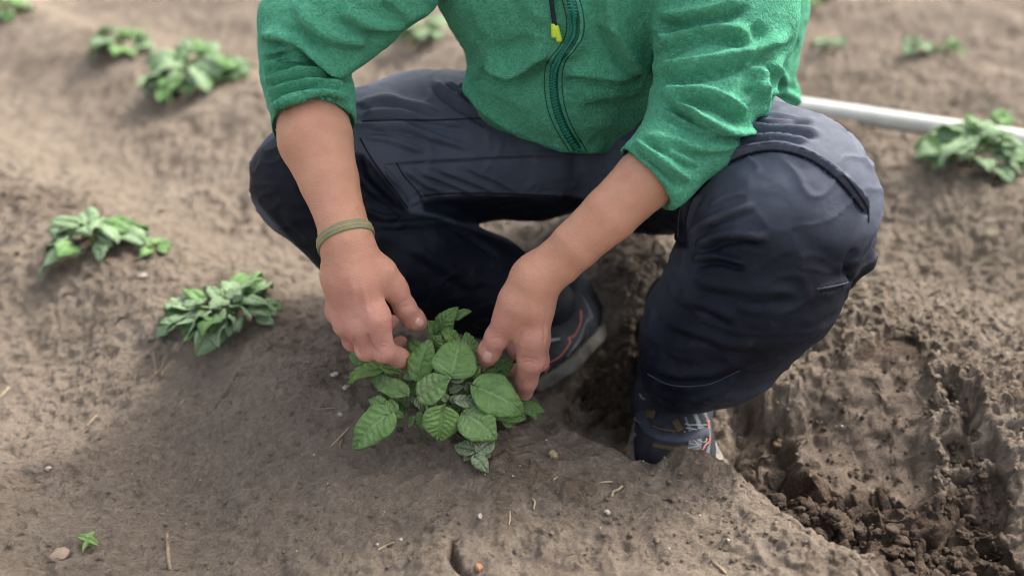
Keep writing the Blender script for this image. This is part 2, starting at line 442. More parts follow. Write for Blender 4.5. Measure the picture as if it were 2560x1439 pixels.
# ------------------------------------------------------------------ the ground
def pz2(pts, z=0): return [tuple(PZ(x, y, z)[:2]) for x, y in pts]
TRENCH = pz2([(1800,1165),(1900,1140),(2030,1165),(2160,1215),(2290,1235),(2400,1195),(2560,1320),(2760,1560),(2200,1620),(2000,1380),(1880,1290),(1780,1240),(1600,1160),(1440,1040),(1420,960),(1500,880),(1600,840),(1660,900)], -.075)
GOUGE_L = pz2([(1820,935),(1900,960),(1995,1005),(2015,1100),(2050,1170),(1960,1180),(1850,1110),(1790,1000)], -.03)
GOUGE_R = pz2([(2325,965),(2410,1005),(2485,1125),(2570,1280),(2700,1450),(2580,1400),(2420,1240),(2360,1100)], -.03)
TPRINT = pz2([(2000,960),(2100,930),(2240,905),(2330,960),(2360,1100),(2400,1200),(2300,1240),(2150,1215),(2030,1160)], -.03)
MOUNDS = [(*PZ(1600,740,-.02)[:2], .055, .045), (*PZ(1650,700,-.02)[:2], .03, .02), (*PZ(2170,800,0)[:2], .09, .02), (*PZ(1240,1330,0)[:2], .05, .012), (*PZ(1400,1260,0)[:2], .05, .008),
          (*PZ(640,860,0)[:2], .05, .010), (*PZ(1612,1122,-.01)[:2], .010, .013), (*PZ(1720,1175,-.01)[:2], .045, .013), (*PZ(1760,1190,-.02)[:2], .022, .010), (*PZ(130,640,0)[:2], .10, .02), (*PZ(110,800,-.04)[:2], .11, -.035), (*PZ(600,500,-.03)[:2], .12, -.02),
          (*PZ(1060,1390,0)[:2], .035, .010), (*PZ(2050,1150,-.06)[:2], .03, .018)]
CRACKS = [[(1135,1335),(1125,1375),(1150,1405),(1175,1420)], [(520,950),(560,925),(590,905),(615,915)], [(1080,1310),(1060,1290),(1100,1270)], [(200,900),(300,880)]]
CRACKW = [(pz2(c), w, dd) for c, w, dd in zip(CRACKS, (.0035,.0022,.003,.003), (.022,.007,.006,.004))]
def Gbase(x, y):
    off = .61*x + .79*y; al = -.79*x + .61*y
    off = off - .035*np.clip(al-.3, 0, 3) + .012*np.sin(al*5.1) + .02*noise2(x/.35, y/.35, 3)
    ph = (off-.707)/.6
    z = -.045 + .045*np.cos(2*math.pi*ph)
    near = sstep(.72, .55, off)*(1-sstep(.45, .85, al)*.8)
    z = z*(1-.72*near)
    off = off + (-.026*sstep(.34, .24, x)*sstep(.175, .205, x) + .028*sstep(.19, .155, x)*sstep(.02, .08, x))*sstep(.74, .80, off)
    prof = np.interp(off, [.60,.70,.80,.825,.87,.96,1.02,1.10,1.19,1.30,1.42,1.60,1.9], [-.008,.0,-.006,-.014,-.078,-.086,-.066,-.022,.0,.0,-.03,-.085,.0])
    w = sstep(-.12, .14, x)*sstep(.62, .72, off)*sstep(1.75, 1.5, off)
    z = z*(1-w) + prof*w
    return z, off, al
def ground_all(x, y):
    x = np.asarray(x, float); y = np.asarray(y, float)
    z, off, al = Gbase(x, y)
    for mx, my, r, h in MOUNDS: z = z + h*np.exp(-((x-mx)**2+(y-my)**2)/(r*r))
    wx = x + .012*noise2(x/.03, y/.03, 11) + .02*noise2(x/.09, y/.09, 12); wy = y + .012*noise2(x/.03, y/.03, 13)+.02*noise2(x/.09, y/.09, 14)
    near = (x > -.2) & (x < 1.6) & (y > .3) & (y < 1.6)
    tr = np.zeros(x.shape); pr = np.zeros(x.shape); gou = np.zeros(x.shape)
    if near.any():
        X, Y = wx[near], wy[near]
        d, _, _ = polydist(X, Y, TRENCH, True); ins = inside(X, Y, TRENCH)
        tr[near] = np.where(ins, sstep(-.002, .03, d), 0)
        d2, _, _ = polydist(X, Y, TPRINT, True); in2 = inside(X, Y, TPRINT)
        pr[near] = np.where(in2, sstep(0, .02, d2), 0)
        gg = np.zeros(X.shape)
        for pg in (GOUGE_L, GOUGE_R):
            d3, _, _ = polydist(X, Y, pg, True); gg = np.maximum(gg, np.where(inside(X, Y, pg), sstep(-.001, .022, d3), 0))
        gou[near] = gg
    z = z - .012*tr - .034*gou - .014*pr*(1-tr)
    lip = near*1.0
    rough = np.clip(.62 + .65*sstep(.0, .30, x-.15) + .5*tr + .3*sstep(1.2, 1.7, y)*1. + .1*sstep(-.38, -.62, x + .35*(y-1)), .25, 1.3)
    rough = rough*(1-.65*pr*(1-tr))
    z = z + .013*fbm2(x, y, .17, 3, 21)*(1-.5*tr)
    r2 = sstep(2.0, 6.0, np.hypot(x, y))
    z = z + (.006*fbm2(x, y, .055, 3, 31) + .0052*rough*fbm2(x, y, .022, 4, 41, .6))*(1-.6*r2)
    bil = 1-np.abs(fbm2(x, y, .030, 3, 51))*2
    z = z + .0032*rough*bil*(1-.6*pr)
    pits = noise2(x/.012, y/.012, 61)
    z = z - .0035*rough*sstep(.45, .85, pits)
    # clods torn up in the trench and around the feet
    cl = np.abs(noise2(x/.030+3, y/.030, 71)); cl2 = np.abs(noise2(x/.014, y/.014+9, 72))
    z = z + tr*(.013*sstep(.05, .55, cl) + .010*cl2 - .002)
    for pts, w, dp in CRACKW:
        m = (x > min(p[0] for p in pts)-.05) & (x < max(p[0] for p in pts)+.05) & (y > min(p[1] for p in pts)-.05) & (y < max(p[1] for p in pts)+.05)
        if m.any():
            dd, _, t = polydist(x[m]+.003*noise2(x[m]/.008, y[m]/.008, 5), y[m], pts)
            q = np.zeros(x.shape); q[m] = np.exp(-(dd/(w*(.3+np.sin(np.clip(t,.02,.98)*math.pi))))**2); z = z - dp*q
    moist = np.clip(.28*sstep(.15,.4,x)*sstep(1.25,1.0,y)*sstep(.6,.8,off) + tr*1.05*(1-.45*sstep(.35,.8,cl2)) + .9*gou + .95*pr*(.7+.5*sstep(-.3,.5,fbm2(x,y,.06,3,95))) + .25*sstep(-.03,-.09,z)*sstep(.1,.4,fbm2(x,y,.2,3,81)), 0, 1)
    moist = np.maximum(moist, np.clip(.42+.5*fbm2(x, y, .25, 3, 91), 0, 1)*.55*sstep(.62, .35, (x+.15)**2/.35+(y-.9)**2/.12))
    crest = np.clip(sstep(.75, 1.0, bil)*.7*rough + .5*sstep(0,-.0, z), 0, 1)*(1-tr)
    return z, moist, rough, crest
def G(x, y): return float(ground_all(np.array([x]), np.array([y]))[0][0])
def GH(px, py):
    r = ray(px, py); a, b = .5, 12.
    ts = np.linspace(.7, 9, 1500); q = C0 + ts[:,None]*r; g = ground_all(q[:,0], q[:,1])[0]
    k = np.argmax(q[:,2] < g); a, b = ts[k-1], ts[k]
    for _ in range(14):
        c = (a+b)/2; p = C0+c*r
        if p[2] < G(p[0], p[1]): b = c
        else: a = c
    return C0 + b*r
def axis(lo, hi, step, far0, far1, g=1.018):
    a = list(np.arange(lo, hi, step)); s = step; x = a[-1]; R = []
    while x < far1: s *= g; x += s; R.append(x)
    s = step; x = lo; L = []
    while x > far0: s *= g; x -= s; L.append(x)
    return np.array(L[::-1] + a + R)
gx = axis(-.66, .70, .0021, -45, 45, 1.014); gy = axis(.66, 1.45, .0021, -6, 70, 1.010)
XX, YY = np.meshgrid(gx, gy, indexing='ij'); sh = XX.shape
zz, moist, rough, crest = ground_all(XX.ravel(), YY.ravel())
ii = np.arange(XX.size).reshape(sh)
F = np.stack([ii[:-1,:-1], ii[1:,:-1], ii[1:,1:], ii[:-1,1:]], -1).reshape(-1, 4)
V = np.stack([XX.ravel(), YY.ravel(), zz], 1)
gn = vnormals(V, F)
# real overhanging crumbs: push the surface sideways as well as up
jit = np.stack([noise2(V[:,0]/.009, V[:,1]/.009, 101), noise2(V[:,0]/.009, V[:,1]/.009, 102), .5*noise2(V[:,0]/.006, V[:,1]/.006, 103)], 1)
V = V + jit*(.0030*rough*(np.hypot(V[:,0], V[:,1]-1) < 1.6))[:,None]
jit = np.stack([noise3(V[:,0]/.022, V[:,1]/.022, V[:,2]/.022, 111), noise3(V[:,0]/.022, V[:,1]/.022, V[:,2]/.022, 112), .6*noise3(V[:,0]/.016, V[:,1]/.016, V[:,2]/.016, 113)], 1)
V = V + jit*(.012*np.clip(moist-.35, 0, .6)*(V[:,0] > .02))[:,None]
me = mesh_np('ground', V, F); attr(me, 'moist', moist); attr(me, 'crumb', np.clip(rough, 0, 1)); attr(me, 'crest', crest)
tag(link('ground', me, M_soil), kind='structure')

# loose crumbs and clods lying over the soil: countless, one object
rng = random.Random(5); nr = np.random.RandomState(5)
def blob(r, seed, sub=2, sq=(1,1,.7), rough_=.35):
    import bmesh
    bm = bmesh.new(); bmesh.ops.create_icosphere(bm, subdivisions=sub, radius=1)
    v = np.array([p.co[:] for p in bm.verts]); f = [[q.index for q in t.verts] for t in bm.faces]; bm.free()
    n = fbm3(v, .9, 4, seed) - .35*np.abs(noise3(v[:,0]*2.4, v[:,1]*2.4, v[:,2]*2.4, seed+5)); v = v*(1+rough_*n[:,None])*np.array(sq)*r
    return v, f
protos = [blob(1, 10+i, 2, (1, .85, .75), .75) for i in range(8)]
VV = []; FF = []; nn = 0
def scatter(n, gen, rmin, rmax):
    global nn
    for _ in range(n):
        px, py = gen(); q = PZ(px, py, -.02); x, y = q[0], q[1]
        r = rmin*(rmax/rmin)**(rng.random()**2.2); v, f = protos[rng.randrange(8)]
        a = rng.random()*6.3; c, s = math.cos(a), math.sin(a); R = np.array([[c,-s,0],[s,c,0],[0,0,1]])
        w = (v*r)@R.T + np.array([x, y, G(x, y)+r*.25])
        VV.append(w); FF.append(np.array(f)+nn); nn += len(w)
def in_tri(pts):
    while True:
        x = rng.uniform(min(p[0] for p in pts), max(p[0] for p in pts)); y = rng.uniform(min(p[1] for p in pts), max(p[1] for p in pts))
        if inside(np.array([x]), np.array([y]), pts)[0]: return x, y
scatter(900, lambda: in_tri([(1830,1190),(1960,1150),(2300,1250),(2460,1300),(2540,1439),(2250,1439),(2000,1300)]), .0012, .010)
scatter(260, lambda: in_tri([(1400,1000),(1560,900),(1640,800),(1560,700),(1480,850),(1400,950),(1560,1100)]), .002, .007)
scatter(220, lambda: in_tri([(1800,1170),(2150,1200),(2200,1260),(1900,1220)]), .003, .010)
scatter(420, lambda: in_tri([(2330,970),(2410,1005),(2485,1125),(2560,1280),(2560,1439),(2480,1300),(2360,1180)]), .0015, .007)
scatter(380, lambda: in_tri([(1500,640),(1700,620),(1720,760),(1600,860),(1520,800)]), .0015, .012)
scatter(30, lambda: in_tri([(1880,1120),(2060,1150),(2200,1240),(1950,1220)]), .006, .015)
scatter(420, lambda: (rng.uniform(1500, 2560), rng.uniform(600, 1439)), .0015, .0045)
scatter(2200, lambda: (rng.uniform(0, 1900), rng.uniform(760, 1439)), .0007, .0030)
scatter(900, lambda: (rng.uniform(1850, 2560), rng.uniform(760, 1200)), .0008, .0040)
scatter(350, lambda: (rng.uniform(0, 2560), rng.uniform(350, 900)), .002, .007)
v = np.vstack(VV); f = np.vstack(FF); me = mesh_np('soil_clods', v, f)
_, mo, _, _ = ground_all(v[:,0], v[:,1]); attr(me, 'moist', np.where(mo > .6, mo*.8, mo*.2)); attr(me, 'crumb', np.ones(len(v))); attr(me, 'crest', np.where(mo > .6, 0., .5))
tag(link('soil_clods', me, M_soil), 'loose crumbs and clods of brown earth scattered over the field', 'soil clods', kind='stuff')

# ------------------------------------------------------------------ the person
PB = PZ(1500, 900, -.08); person = empty('person', PB)
tag(person, 'person squatting in a green fleece and dark trousers, both hands around a young plant', 'person')

# arms and hands (skin)
LA = chain([(745,110,1.20,70),(774,250,1.175,88),(789,350,1.145,93),(822,450,1.13,74),(852,545,1.12,62),(868,600,1.115,57)], .004)
LH = (chain([(868,600,1.115,50.4),(880,680,1.115,45.0),(940,790,1.125,30.6)], .015) + chain([(868,600,1.115,50.4),(900,700,1.12,45.0),(902,808,1.132,32.4)], .015)
    + chain([(860,605,1.12,45.0),(868,700,1.125,43.2),(868,805,1.145,31.5)], .015) + chain([(850,605,1.125,37.8),(848,690,1.135,37.8),(845,775,1.162,27.9)], .015)
    + chain([(900,640,1.12,39.6),(955,680,1.13,30.6),(990,722,1.145,24.3)], .015))
LF = [chain([(940,792,1.122,34),(958,876,1.145,28.5),(998,894,1.175,24),(1014,901,1.19,21)], .006),
      chain([(903,808,1.13,35),(918,872,1.152,29),(960,884,1.185,23),(1002,858,1.21,19)], .006),
      chain([(870,805,1.145,33),(884,850,1.17,27),(930,848,1.212,22),(980,804,1.228,18)], .006),
      chain([(846,778,1.162,28),(858,815,1.19,23),(905,815,1.225,19),(940,790,1.235,17)], .006),
      chain([(985,716,1.143,29),(1012,768,1.16,26.5),(1036,797,1.175,24.5),(1048,806,1.182,20)], .007)]
RA = chain([(1800,250,1.12,62),(1735,335,1.10,68),(1612,450,1.075,77),(1525,535,1.08,70),(1440,612,1.09,62),(1395,655,1.10,59),(1345,692,1.105,56)], .004)
RH = (chain([(1345,692,1.105,50.4),(1325,760,1.115,45.0),(1326,835,1.132,36.9)], .015) + chain([(1345,692,1.11,50.4),(1335,770,1.13,41.4),(1338,845,1.158,32.4)], .015)
    + chain([(1345,700,1.125,45.0),(1338,775,1.155,36.0),(1335,840,1.185,28.8)], .015) + chain([(1345,705,1.14,39.6),(1335,780,1.175,30.6),(1330,830,1.205,24.3)], .015)
    + chain([(1318,712,1.108,45.0),(1290,752,1.112,36.0),(1268,795,1.125,28.8)], .015) + chain([(1290,760,1.115,30.6),(1315,800,1.125,30.6)], .015))
RF = [chain([(1327,838,1.13,41),(1328,898,1.15,34),(1316,950,1.178,27),(1311,978,1.196,23)], .006),
      chain([(1338,848,1.158,34),(1345,900,1.185,27),(1312,936,1.21,23),(1286,926,1.218,19)], .006),
      chain([(1335,842,1.185,31),(1330,880,1.21,25),(1296,880,1.225,21),(1274,852,1.225,18)], .006),
      chain([(1330,832,1.205,26),(1320,862,1.225,21),(1290,860,1.24,18),(1272,840,1.245,16)], .006),
      chain([(1270,792,1.123,33),(1243,842,1.14,29.5),(1223,878,1.158,27.5),(1217,893,1.166,24)], .007)]
def hand_sdf(arm, hand, fingers):
    base = prim_sdf(arm+hand); fs = [prim_sdf(q) for q in fingers]
    def f(v):
        d = base(v); g = None
        for q in fs:
            e = q(v); g = e if g is None else smin(g, e, .0035)
        return smin(d, g, .012)
    return f
def creases(v, n, lst):
    x, y, d = proj(v); h = np.zeros(len(v)); vd = C0-v; vd /= np.linalg.norm(vd, axis=1, keepdims=True); wt = sstep(0,.3,(vd*n).sum(1))
    for pts, w, amp in lst:
        ds, _, t = polydist(x, y, catmull(pts, 12)); h -= 1.6*amp*np.exp(-(ds/w)**2)*sstep(0,.25,t)*sstep(0,.25,1-t)*wt
    return v + n*h[:,None]
BV = []; BF = []; BP = []; bn = 0
def add_body(v, f, pink):
    global bn
    BV.append(v); BF.append(f+bn); BP.append(pink); bn += len(v)
for arm, hand, fin, cr in ((LA, LH, LF, [([(1000,760),(1012,752),(1024,750)],2.5,.0006),([(1004,772),(1018,765),(1032,764)],2.5,.0006),([(940,868),(955,856),(975,860)],3,.0007),([(938,876),(952,866),(972,870)],3,.0006),
                                         ([(884,840),(888,868),(905,890)],4,.0012),([(918,830),(926,860),(946,886)],4,.0016),([(905,700),(915,760),(925,800)],7,-.0009),([(880,700),(885,760),(890,800)],7,-.0008),
                                         ([(958,700),(965,735),(960,770)],6,-.0006)]),
                           (RA, RH, RF, [([(1222,842),(1240,832),(1262,836)],2.5,.0007),([(1220,852),(1238,843),(1258,848)],2.5,.0007),([(1226,832),(1244,822),(1266,828)],2.5,.0005),([(1296,900),(1320,894),(1350,904)],3,.0006),
                                         ([(1298,908),(1320,903),(1346,912)],3,.0006),([(1330,740),(1330,790),(1330,830)],8,-.0009),([(1365,760),(1362,820),(1362,870)],4,.001),([(1310,820),(1296,850),(1292,890)],5,.0012),
                                         ([(1296,955),(1314,950),(1330,958)],2.5,.0005)])):
    sf = hand_sdf(arm, hand, fin); allp = arm+hand+sum(fin, [])
    lo, hi = prim_bounds(allp, .006)
    v, f = surface(sf, lo, hi, .0016); v = relax(v, f, 2, .5); n = vnormals(v, f)
    v = creases(v, n, cr)
    wr = P(868,600,1.115) if arm is LA else P(1345,692,1.105); tp = P(940,850,1.15) if arm is LA else P(1312,900,1.15)
    t = ((v-wr)@(tp-wr))/((tp-wr)@(tp-wr)); pink = sstep(-.25, 1.0, t)
    add_body(v, f, pink)
ARM_L = prim_sdf(LA+LH[:2]); ARM_R = prim_sdf(RA)
# torso, neck, head, legs under the clothes
SHL, SHR = np.array([-.085,1.20,.645]), np.array([.305,1.20,.645]); NECK = np.array([.11,1.16,.72]); HEAD = np.array([.10,1.09,.87])
hd = HEAD
tor = [(np.array([.11,1.36,.30]), np.array([.11,1.26,.56]), .085, .085, .05), (SHL, SHR, .042, .042, .04), (np.array([.11,1.20,.64]), NECK+np.array([0,-.02,.06]), .06, .052, .03),
       (SHL, P(960,-60,1.155), .040, .038, .03), (P(960,-60,1.155), P(800,50,1.17), .038, .035, .03), (P(800,50,1.17), P(745,110,1.20), .035, .030, .03), (SHR, P(1812,-60,1.15), .042, .040, .03), (P(1812,-60,1.15), P(1800,250,1.12), .040, .028, .03)]
tor += chain([(1480,330,1.45,120),(1200,370,1.38,120),(800,430,1.27,95)], .04) + chain([(790,480,1.27,90),(1000,640,1.33,90),(1380,800,1.46,60)], .04)
tor += chain([(1560,350,1.45,120),(1800,400,1.25,130),(1950,500,1.13,140)], .04) + chain([(1945,560,1.13,120),(1850,760,1.17,110),(1722,925,1.25,58)], .04)
headp = [(hd+np.array([0,.02,.025]), hd+np.array([0,-.005,.03]), .082, .080, .0), (hd+np.array([0,-.02,-.02]), hd+np.array([0,-.045,-.075]), .062, .036, .035),
         (hd+np.array([0,-.085,.0]), hd+np.array([0,-.108,-.028]), .008, .013, .014), (hd+np.array([-.012,-.088,-.03]), hd+np.array([.012,-.088,-.03]), .009, .009, .01),
         (hd+np.array([-.022,-.076,-.056]), hd+np.array([.022,-.076,-.056]), .008, .008, .008), (hd+np.array([-.04,-.07,.022]), hd+np.array([.04,-.07,.022]), .012, .012, .012)]
for s in (-1, 1): headp.append((hd+np.array([s*.081,.01,-.015]), hd+np.array([s*.088,.018,.02]), .011, .015, .006))
body_s = prim_sdf(tor+headp)
def body_sdf(v):
    d = body_s(v)
    for s in (-1, 1): d = np.maximum(d, -(np.linalg.norm(v-(hd+np.array([s*.032,-.092,.004])), axis=1)-.015))
    return d
lo, hi = prim_bounds(tor+headp, .01); v, f = surface(body_sdf, lo, hi, .0045); add_body(v, f, np.full(len(v), .3))
me = mesh_np('body', np.vstack(BV), np.vstack(BF)); attr(me, 'pink', np.concatenate(BP))
body = link('body', me, M_skin, person)
# hair and eyes
hp = [(hd+np.array([0,.028,.045]), hd+np.array([0,.0,.050]), .086, .083, .0), (hd+np.array([0,.05,-.02]), hd+np.array([0,.045,.03]), .062, .08, .02)]
v, f = surface(lambda q: np.maximum(prim_sdf(hp)(q), -(q[:,2]-hd[2]-.045+ (q[:,1]-hd[1])*1.1)) , *prim_bounds(hp, .01), .004)
n = vnormals(v, f); v = v + n*(.005*fbm3(v*np.array([1,1,.35]), .012, 3, 4))[:,None]; link('hair', mesh_np('hair', v, f), M_hair, person)
for s in (-1, 1):
    bv, bf = blob(.0122, 1, 3, (1,1,1), 0); b = MB(); b.add(bv + hd + np.array([s*.032,-.075,.002]), bf); eo = link('eye', b.mesh('eye'), M_eye, person)
    bv, bf = blob(.0058, 1, 2, (1,.35,1), 0); b = MB(); b.add(bv + hd + np.array([s*.032,-.0865,-.001]), bf); link('iris', b.mesh('iris'), M_hair, eo)
    tube('eyebrow', catmull([hd+np.array([s*.016,-.086,.024]), hd+np.array([s*.033,-.084,.030]), hd+np.array([s*.050,-.074,.024])], 10), .0028, M_hair, person)

# nails
def bvh_of(me_, root):
    w = Vector((0,0,0)); q = root
    while q is not None: w += q.location; q = q.parent
    vs = np.empty(len(me_.vertices)*3, np.float32); me_.vertices.foreach_get('co', vs); vs = vs.reshape(-1,3)+np.array(w, np.float32)
    ps = np.empty(len(me_.loops), np.int32); me_.loops.foreach_get('vertex_index', ps); k = len(me_.loops)//len(me_.polygons)
    return BVHTree.FromPolygons(vs.tolist(), ps.reshape(-1, k).tolist())
def hit(bvh, px, py):
    r = Vector(ray(px, py)).normalized(); h, n, _, _ = bvh.ray_cast(Vector(C0), r)
    if h is None: return None, None
    if n.dot(r) > 0: n = -n
    return np.array(h), np.array(n)
def ribbon(name, bvh, pts, half, thick, m, parent, n=40, rise=.0, sub=None):
    """a raised strip lying on a surface along a traced line; half width px"""
    c = catmull(pts, n); t = np.gradient(c, axis=0); t /= np.linalg.norm(t, axis=1, keepdims=True)+1e-9; nm = np.stack([-t[:,1], t[:,0]], 1)
    V = []; rows = 0; hs = np.broadcast_to(half, (n,))
    for i in range(n):
        row = []; ok = True
        for k, w in enumerate((-1.15, -1, 0, 1, 1.15)):
            q = c[i]+nm[i]*w*hs[i]; h, nn_ = hit(bvh, *q)
            if h is None: ok = False; break
            row.append(h + nn_*(thick if abs(w) <= 1 else -.0006) + nn_*rise)
        if ok: V += row; rows += 1
    if rows < 2: return None
    # drop rows that jump in depth
    F = []
    V = np.array(V)
    for i in range(rows-1):
        if np.linalg.norm(V[(i+1)*5+2]-V[i*5+2]) > .03: continue
        for k in range(4): F.append((i*5+k, i*5+k+1, (i+1)*5+k+1, (i+1)*5+k))
    b = MB(); b.add(V, F); return link(name, b.mesh(name), m, parent)
bt = bvh_of(body.data, person)
def nail(cx, cy, ang, lw, ll):
    V = []; F = []; nu, nv = 9, 7; ca, sa = math.cos(ang), math.sin(ang)
    for i in range(nu):
        for j in range(nv):
            u = -1+2*i/(nu-1); w = -1+2*j/(nv-1); k = math.sqrt(max(0, 1-.45*abs(u)**3)); uu, ww = u*ll, w*lw*k
            h, n_ = hit(bt, cx+ca*uu-sa*ww, cy+sa*uu+ca*ww)
            e = max(abs(u), abs(w)); V.append(h + n_*(.0007 if e < .99 else -.0004))
    for i in range(nu-1):
        for j in range(nv-1): F.append((i*nv+j, i*nv+j+1, (i+1)*nv+j+1, (i+1)*nv+j))
    b = MB(); b.add(V, F); link('fingernail', b.mesh('fingernail'), M_nail, body)
nail(1217, 893, math.radians(113), 14, 15); nail(1050, 806, math.radians(38), 11, 12)

# wristband around the left-hand wrist
wa, wb = P(850,545,1.12), P(868,600,1.115); ax = RT*.33 - UP*.90 - FW*.30; ax /= np.linalg.norm(ax)
wc = P(864,592,1.116)
def band(r0, r1, lo_, hi_):
    s0 = prim_sdf(LA+LH)
    return lambda v: np.maximum(np.maximum(s0(v)-r1, -(s0(v)-r0)), np.abs((v-wc)@ax-(lo_+hi_)/2)-(hi_-lo_)/2)
wbnd = None
for nm_, r1, l0, l1, mm in (('wristband', .0022, -.0056, .0056, M_band_g), ('stripe', .0028, -.0012, .0014, M_band_o)):
    v, f = surface(band(-.002, r1, l0, l1), wc-.055, wc+.055, .0011, 2.5); v = relax(v, f, 1)
    o = link(nm_, mesh_np(nm_, v, f), mm, person if wbnd is None else wbnd)
    if wbnd is None: wbnd = o

# ---- trousers
TL = chain([(1500,330,1.46,170),(1330,375,1.41,165),(1160,368,1.38,172),(1060,362,1.36,168),(920,392,1.31,160),(782,438,1.27,142)], .03)
TL += chain([(785,470,1.27,142),(880,560,1.29,128),(1010,640,1.33,138),(1215,716,1.40,120),(1340,770,1.44,100)], .025)
TR = chain([(1570,350,1.46,185),(1640,385,1.38,185),(1800,405,1.26,190),(1950,498,1.135,222)], .03)
TR += chain([(1950,540,1.13,220),(1885,700,1.15,198),(1780,840,1.20,168),(1725,912,1.25,126)], .03)
TR += chain([(2070,590,1.15,100),(2160,652,1.15,30)], .03) + chain([(2050,650,1.16,100),(2110,700,1.16,22)], .02)
TS = [(np.array([.10,1.47,.19]), np.array([.22,1.47,.19]), .125, .125, .05)]
tsd = prim_sdf(TL+TS+TR)
def cutaway(v):
    d = tsd(v)
    # hollow leg openings
    a = P(1725,912,1.25); b = P(1712,1010,1.268); d = np.maximum(d, -cap(v, a+(b-a)*.45, b+(b-a), .043, .047))
    return d
lo, hi = prim_bounds(TL+TS+TR, .008); v, f = surface(cutaway, lo, hi, .003); v = relax(v, f, 1); n = vnormals(v, f)
v = v + n*(.0022*fbm3(v, .07, 3, 31))[:,None]
TF = [ # left thigh: long tension folds running from the knee to the crotch
 ([(885,262),(960,248),(1030,262),(1100,285)],9,.004,.6),([(890,286),(980,280),(1080,300),(1180,318)],8,.0035,.6),([(900,318),(1000,318),(1090,345),(1180,372)],8,.004,.6),
 ([(905,340),(980,352),(1060,382)],7,.003,.5),([(1080,200),(1120,235),(1180,275),(1240,310)],8,.006,.8),([(1110,200),(1170,240),(1230,280)],6,.004,.7),([(1140,210),(1185,225),(1200,250)],6,.003,.7),
 ([(1040,425),(1120,455),(1200,485)],7,.0030,.6),([(1090,420),(1170,450),(1260,485)],7,.003,.6),([(1160,415),(1230,445),(1310,485)],6,.0025,.6),([(1010,420),(1050,450),(1120,485)],7,.003,.6),
 ([(960,412),(1000,404),(1150,396),(1300,388),(1500,384)],5,.0022,.8),([(1050,492),(1150,484),(1300,486),(1430,490)],4,.003,.9),([(958,415),(1000,470),(1020,510)],5,.003,.8),([(1020,510),(1045,500),(1055,480)],5,.003,.6),
 ([(905,380),(930,440),(985,500),(1010,530)],7,.004,.7),([(895,440),(930,480),(975,515)],5,.003,.6),([(910,525),(960,545),(1000,540)],7,.004,.7),([(930,560),(1050,560),(1160,545)],9,.003,.6),
 # left calf
 ([(1110,548),(1180,590),(1260,640)],6,.0025,.7),([(1000,600),(1100,660),(1200,720)],14,.0025,.4),([(930,590),(960,660),(1020,720)],12,.003,.5),([(1290,640),(1300,700),(1340,760)],8,.004,.6),
 ([(700,520),(760,580),(820,620)],12,.002,.4),
 # right thigh towards the jacket
 ([(1880,298),(1960,305),(2040,300)],6,.003,.7),([(1830,330),(1900,318),(1980,322),(2060,335)],7,.004,.8),([(1850,345),(1940,342),(2030,352)],5,.003,.7),([(1900,292),(1950,290),(2000,300)],5,.002,.6),
 # arched knee seam, a raised double edge with a groove below
 ([(1700,600),(1705,530),(1735,465),(1800,405),(1880,372),(1960,368),(2040,395),(2110,450),(2165,520)],6,.0042,.9,9,1),([(1712,590),(1722,530),(1750,480)],6,.003,.6),
 ([(2105,430),(2140,480),(2160,530)],5,.003,.6),
 # creases inside the knee
 ([(1720,600),(1760,560),(1830,530),(1890,510)],8,.005,.7),([(1735,622),(1800,590),(1870,585),(1930,600)],11,.007,.8),([(1728,650),(1790,640),(1870,660)],9,.006,.8),([(1770,520),(1810,495),(1870,480)],7,.003,.5),
 ([(1720,690),(1800,712),(1900,730),(2000,720)],16,.003,.5),([(1690,740),(1760,760),(1850,800)],14,.003,.5),([(1650,800),(1740,830),(1840,860),(1900,850)],13,.003,.5),([(1605,900),(1680,930),(1780,930),(1860,895)],13,.004,.6),
 ([(1600,950),(1660,985),(1740,995),(1820,960)],7,.003,.7),([(2040,722),(2090,712),(2130,690)],4,.003,.8),([(2140,620),(2120,670),(2125,715)],9,-.006,0),([(1960,560),(2060,640),(2120,700)],26,-.003,0),
 ([(1625,860),(1620,920),(1650,980)],9,.003,.4),([(1840,940),(1800,980),(1740,1020)],9,.003,.4)]
TF = [(q[0], q[1], q[2]*1.5, *q[3:]) for q in TF]; v, hh = folds(v, n, TF)
# anisotropic pull wrinkles everywhere
n = vnormals(v, f); wr_ = v + .02*np.stack([noise3(*(v/.06).T, 81), noise3(*(v/.06).T, 82), noise3(*(v/.06).T, 83)], 1)
rd = 1-np.abs(fbm3(wr_*np.array([.8,.7,1.8]), .055, 2, 84))*2.2
v = v + n*(.0023*np.clip(rd, -.3, 1)**2*np.sign(rd) + .0006*fbm3(v*np.array([1.,.6,2.2]), .03, 3, 77))[:,None]
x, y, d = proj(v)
dark = np.zeros(len(v))  # dark stretch panels, plus lower-leg shade painted into the cloth colour
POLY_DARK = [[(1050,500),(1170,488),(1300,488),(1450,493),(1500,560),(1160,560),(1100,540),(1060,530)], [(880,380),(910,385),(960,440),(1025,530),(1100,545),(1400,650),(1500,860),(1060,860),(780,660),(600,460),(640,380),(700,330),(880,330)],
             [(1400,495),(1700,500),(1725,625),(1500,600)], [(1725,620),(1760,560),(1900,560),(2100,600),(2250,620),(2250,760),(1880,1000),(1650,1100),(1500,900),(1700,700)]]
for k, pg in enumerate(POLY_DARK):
    ds, _, _ = polydist(x, y, pg, True); ins = inside(x, y, pg); w = (90 if k == 3 else 6)  # right shin darkens gradually below the knee: shade painted in, no cloth edge
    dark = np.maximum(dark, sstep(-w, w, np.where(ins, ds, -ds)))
me = mesh_np('trousers', v, f); attr(me, 'panel_shade', dark); z = v[:,2]; attr(me, 'dust', .5*sstep(.14, -.08, z)+.10)
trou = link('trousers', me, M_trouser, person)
tb = bvh_of(me, person)
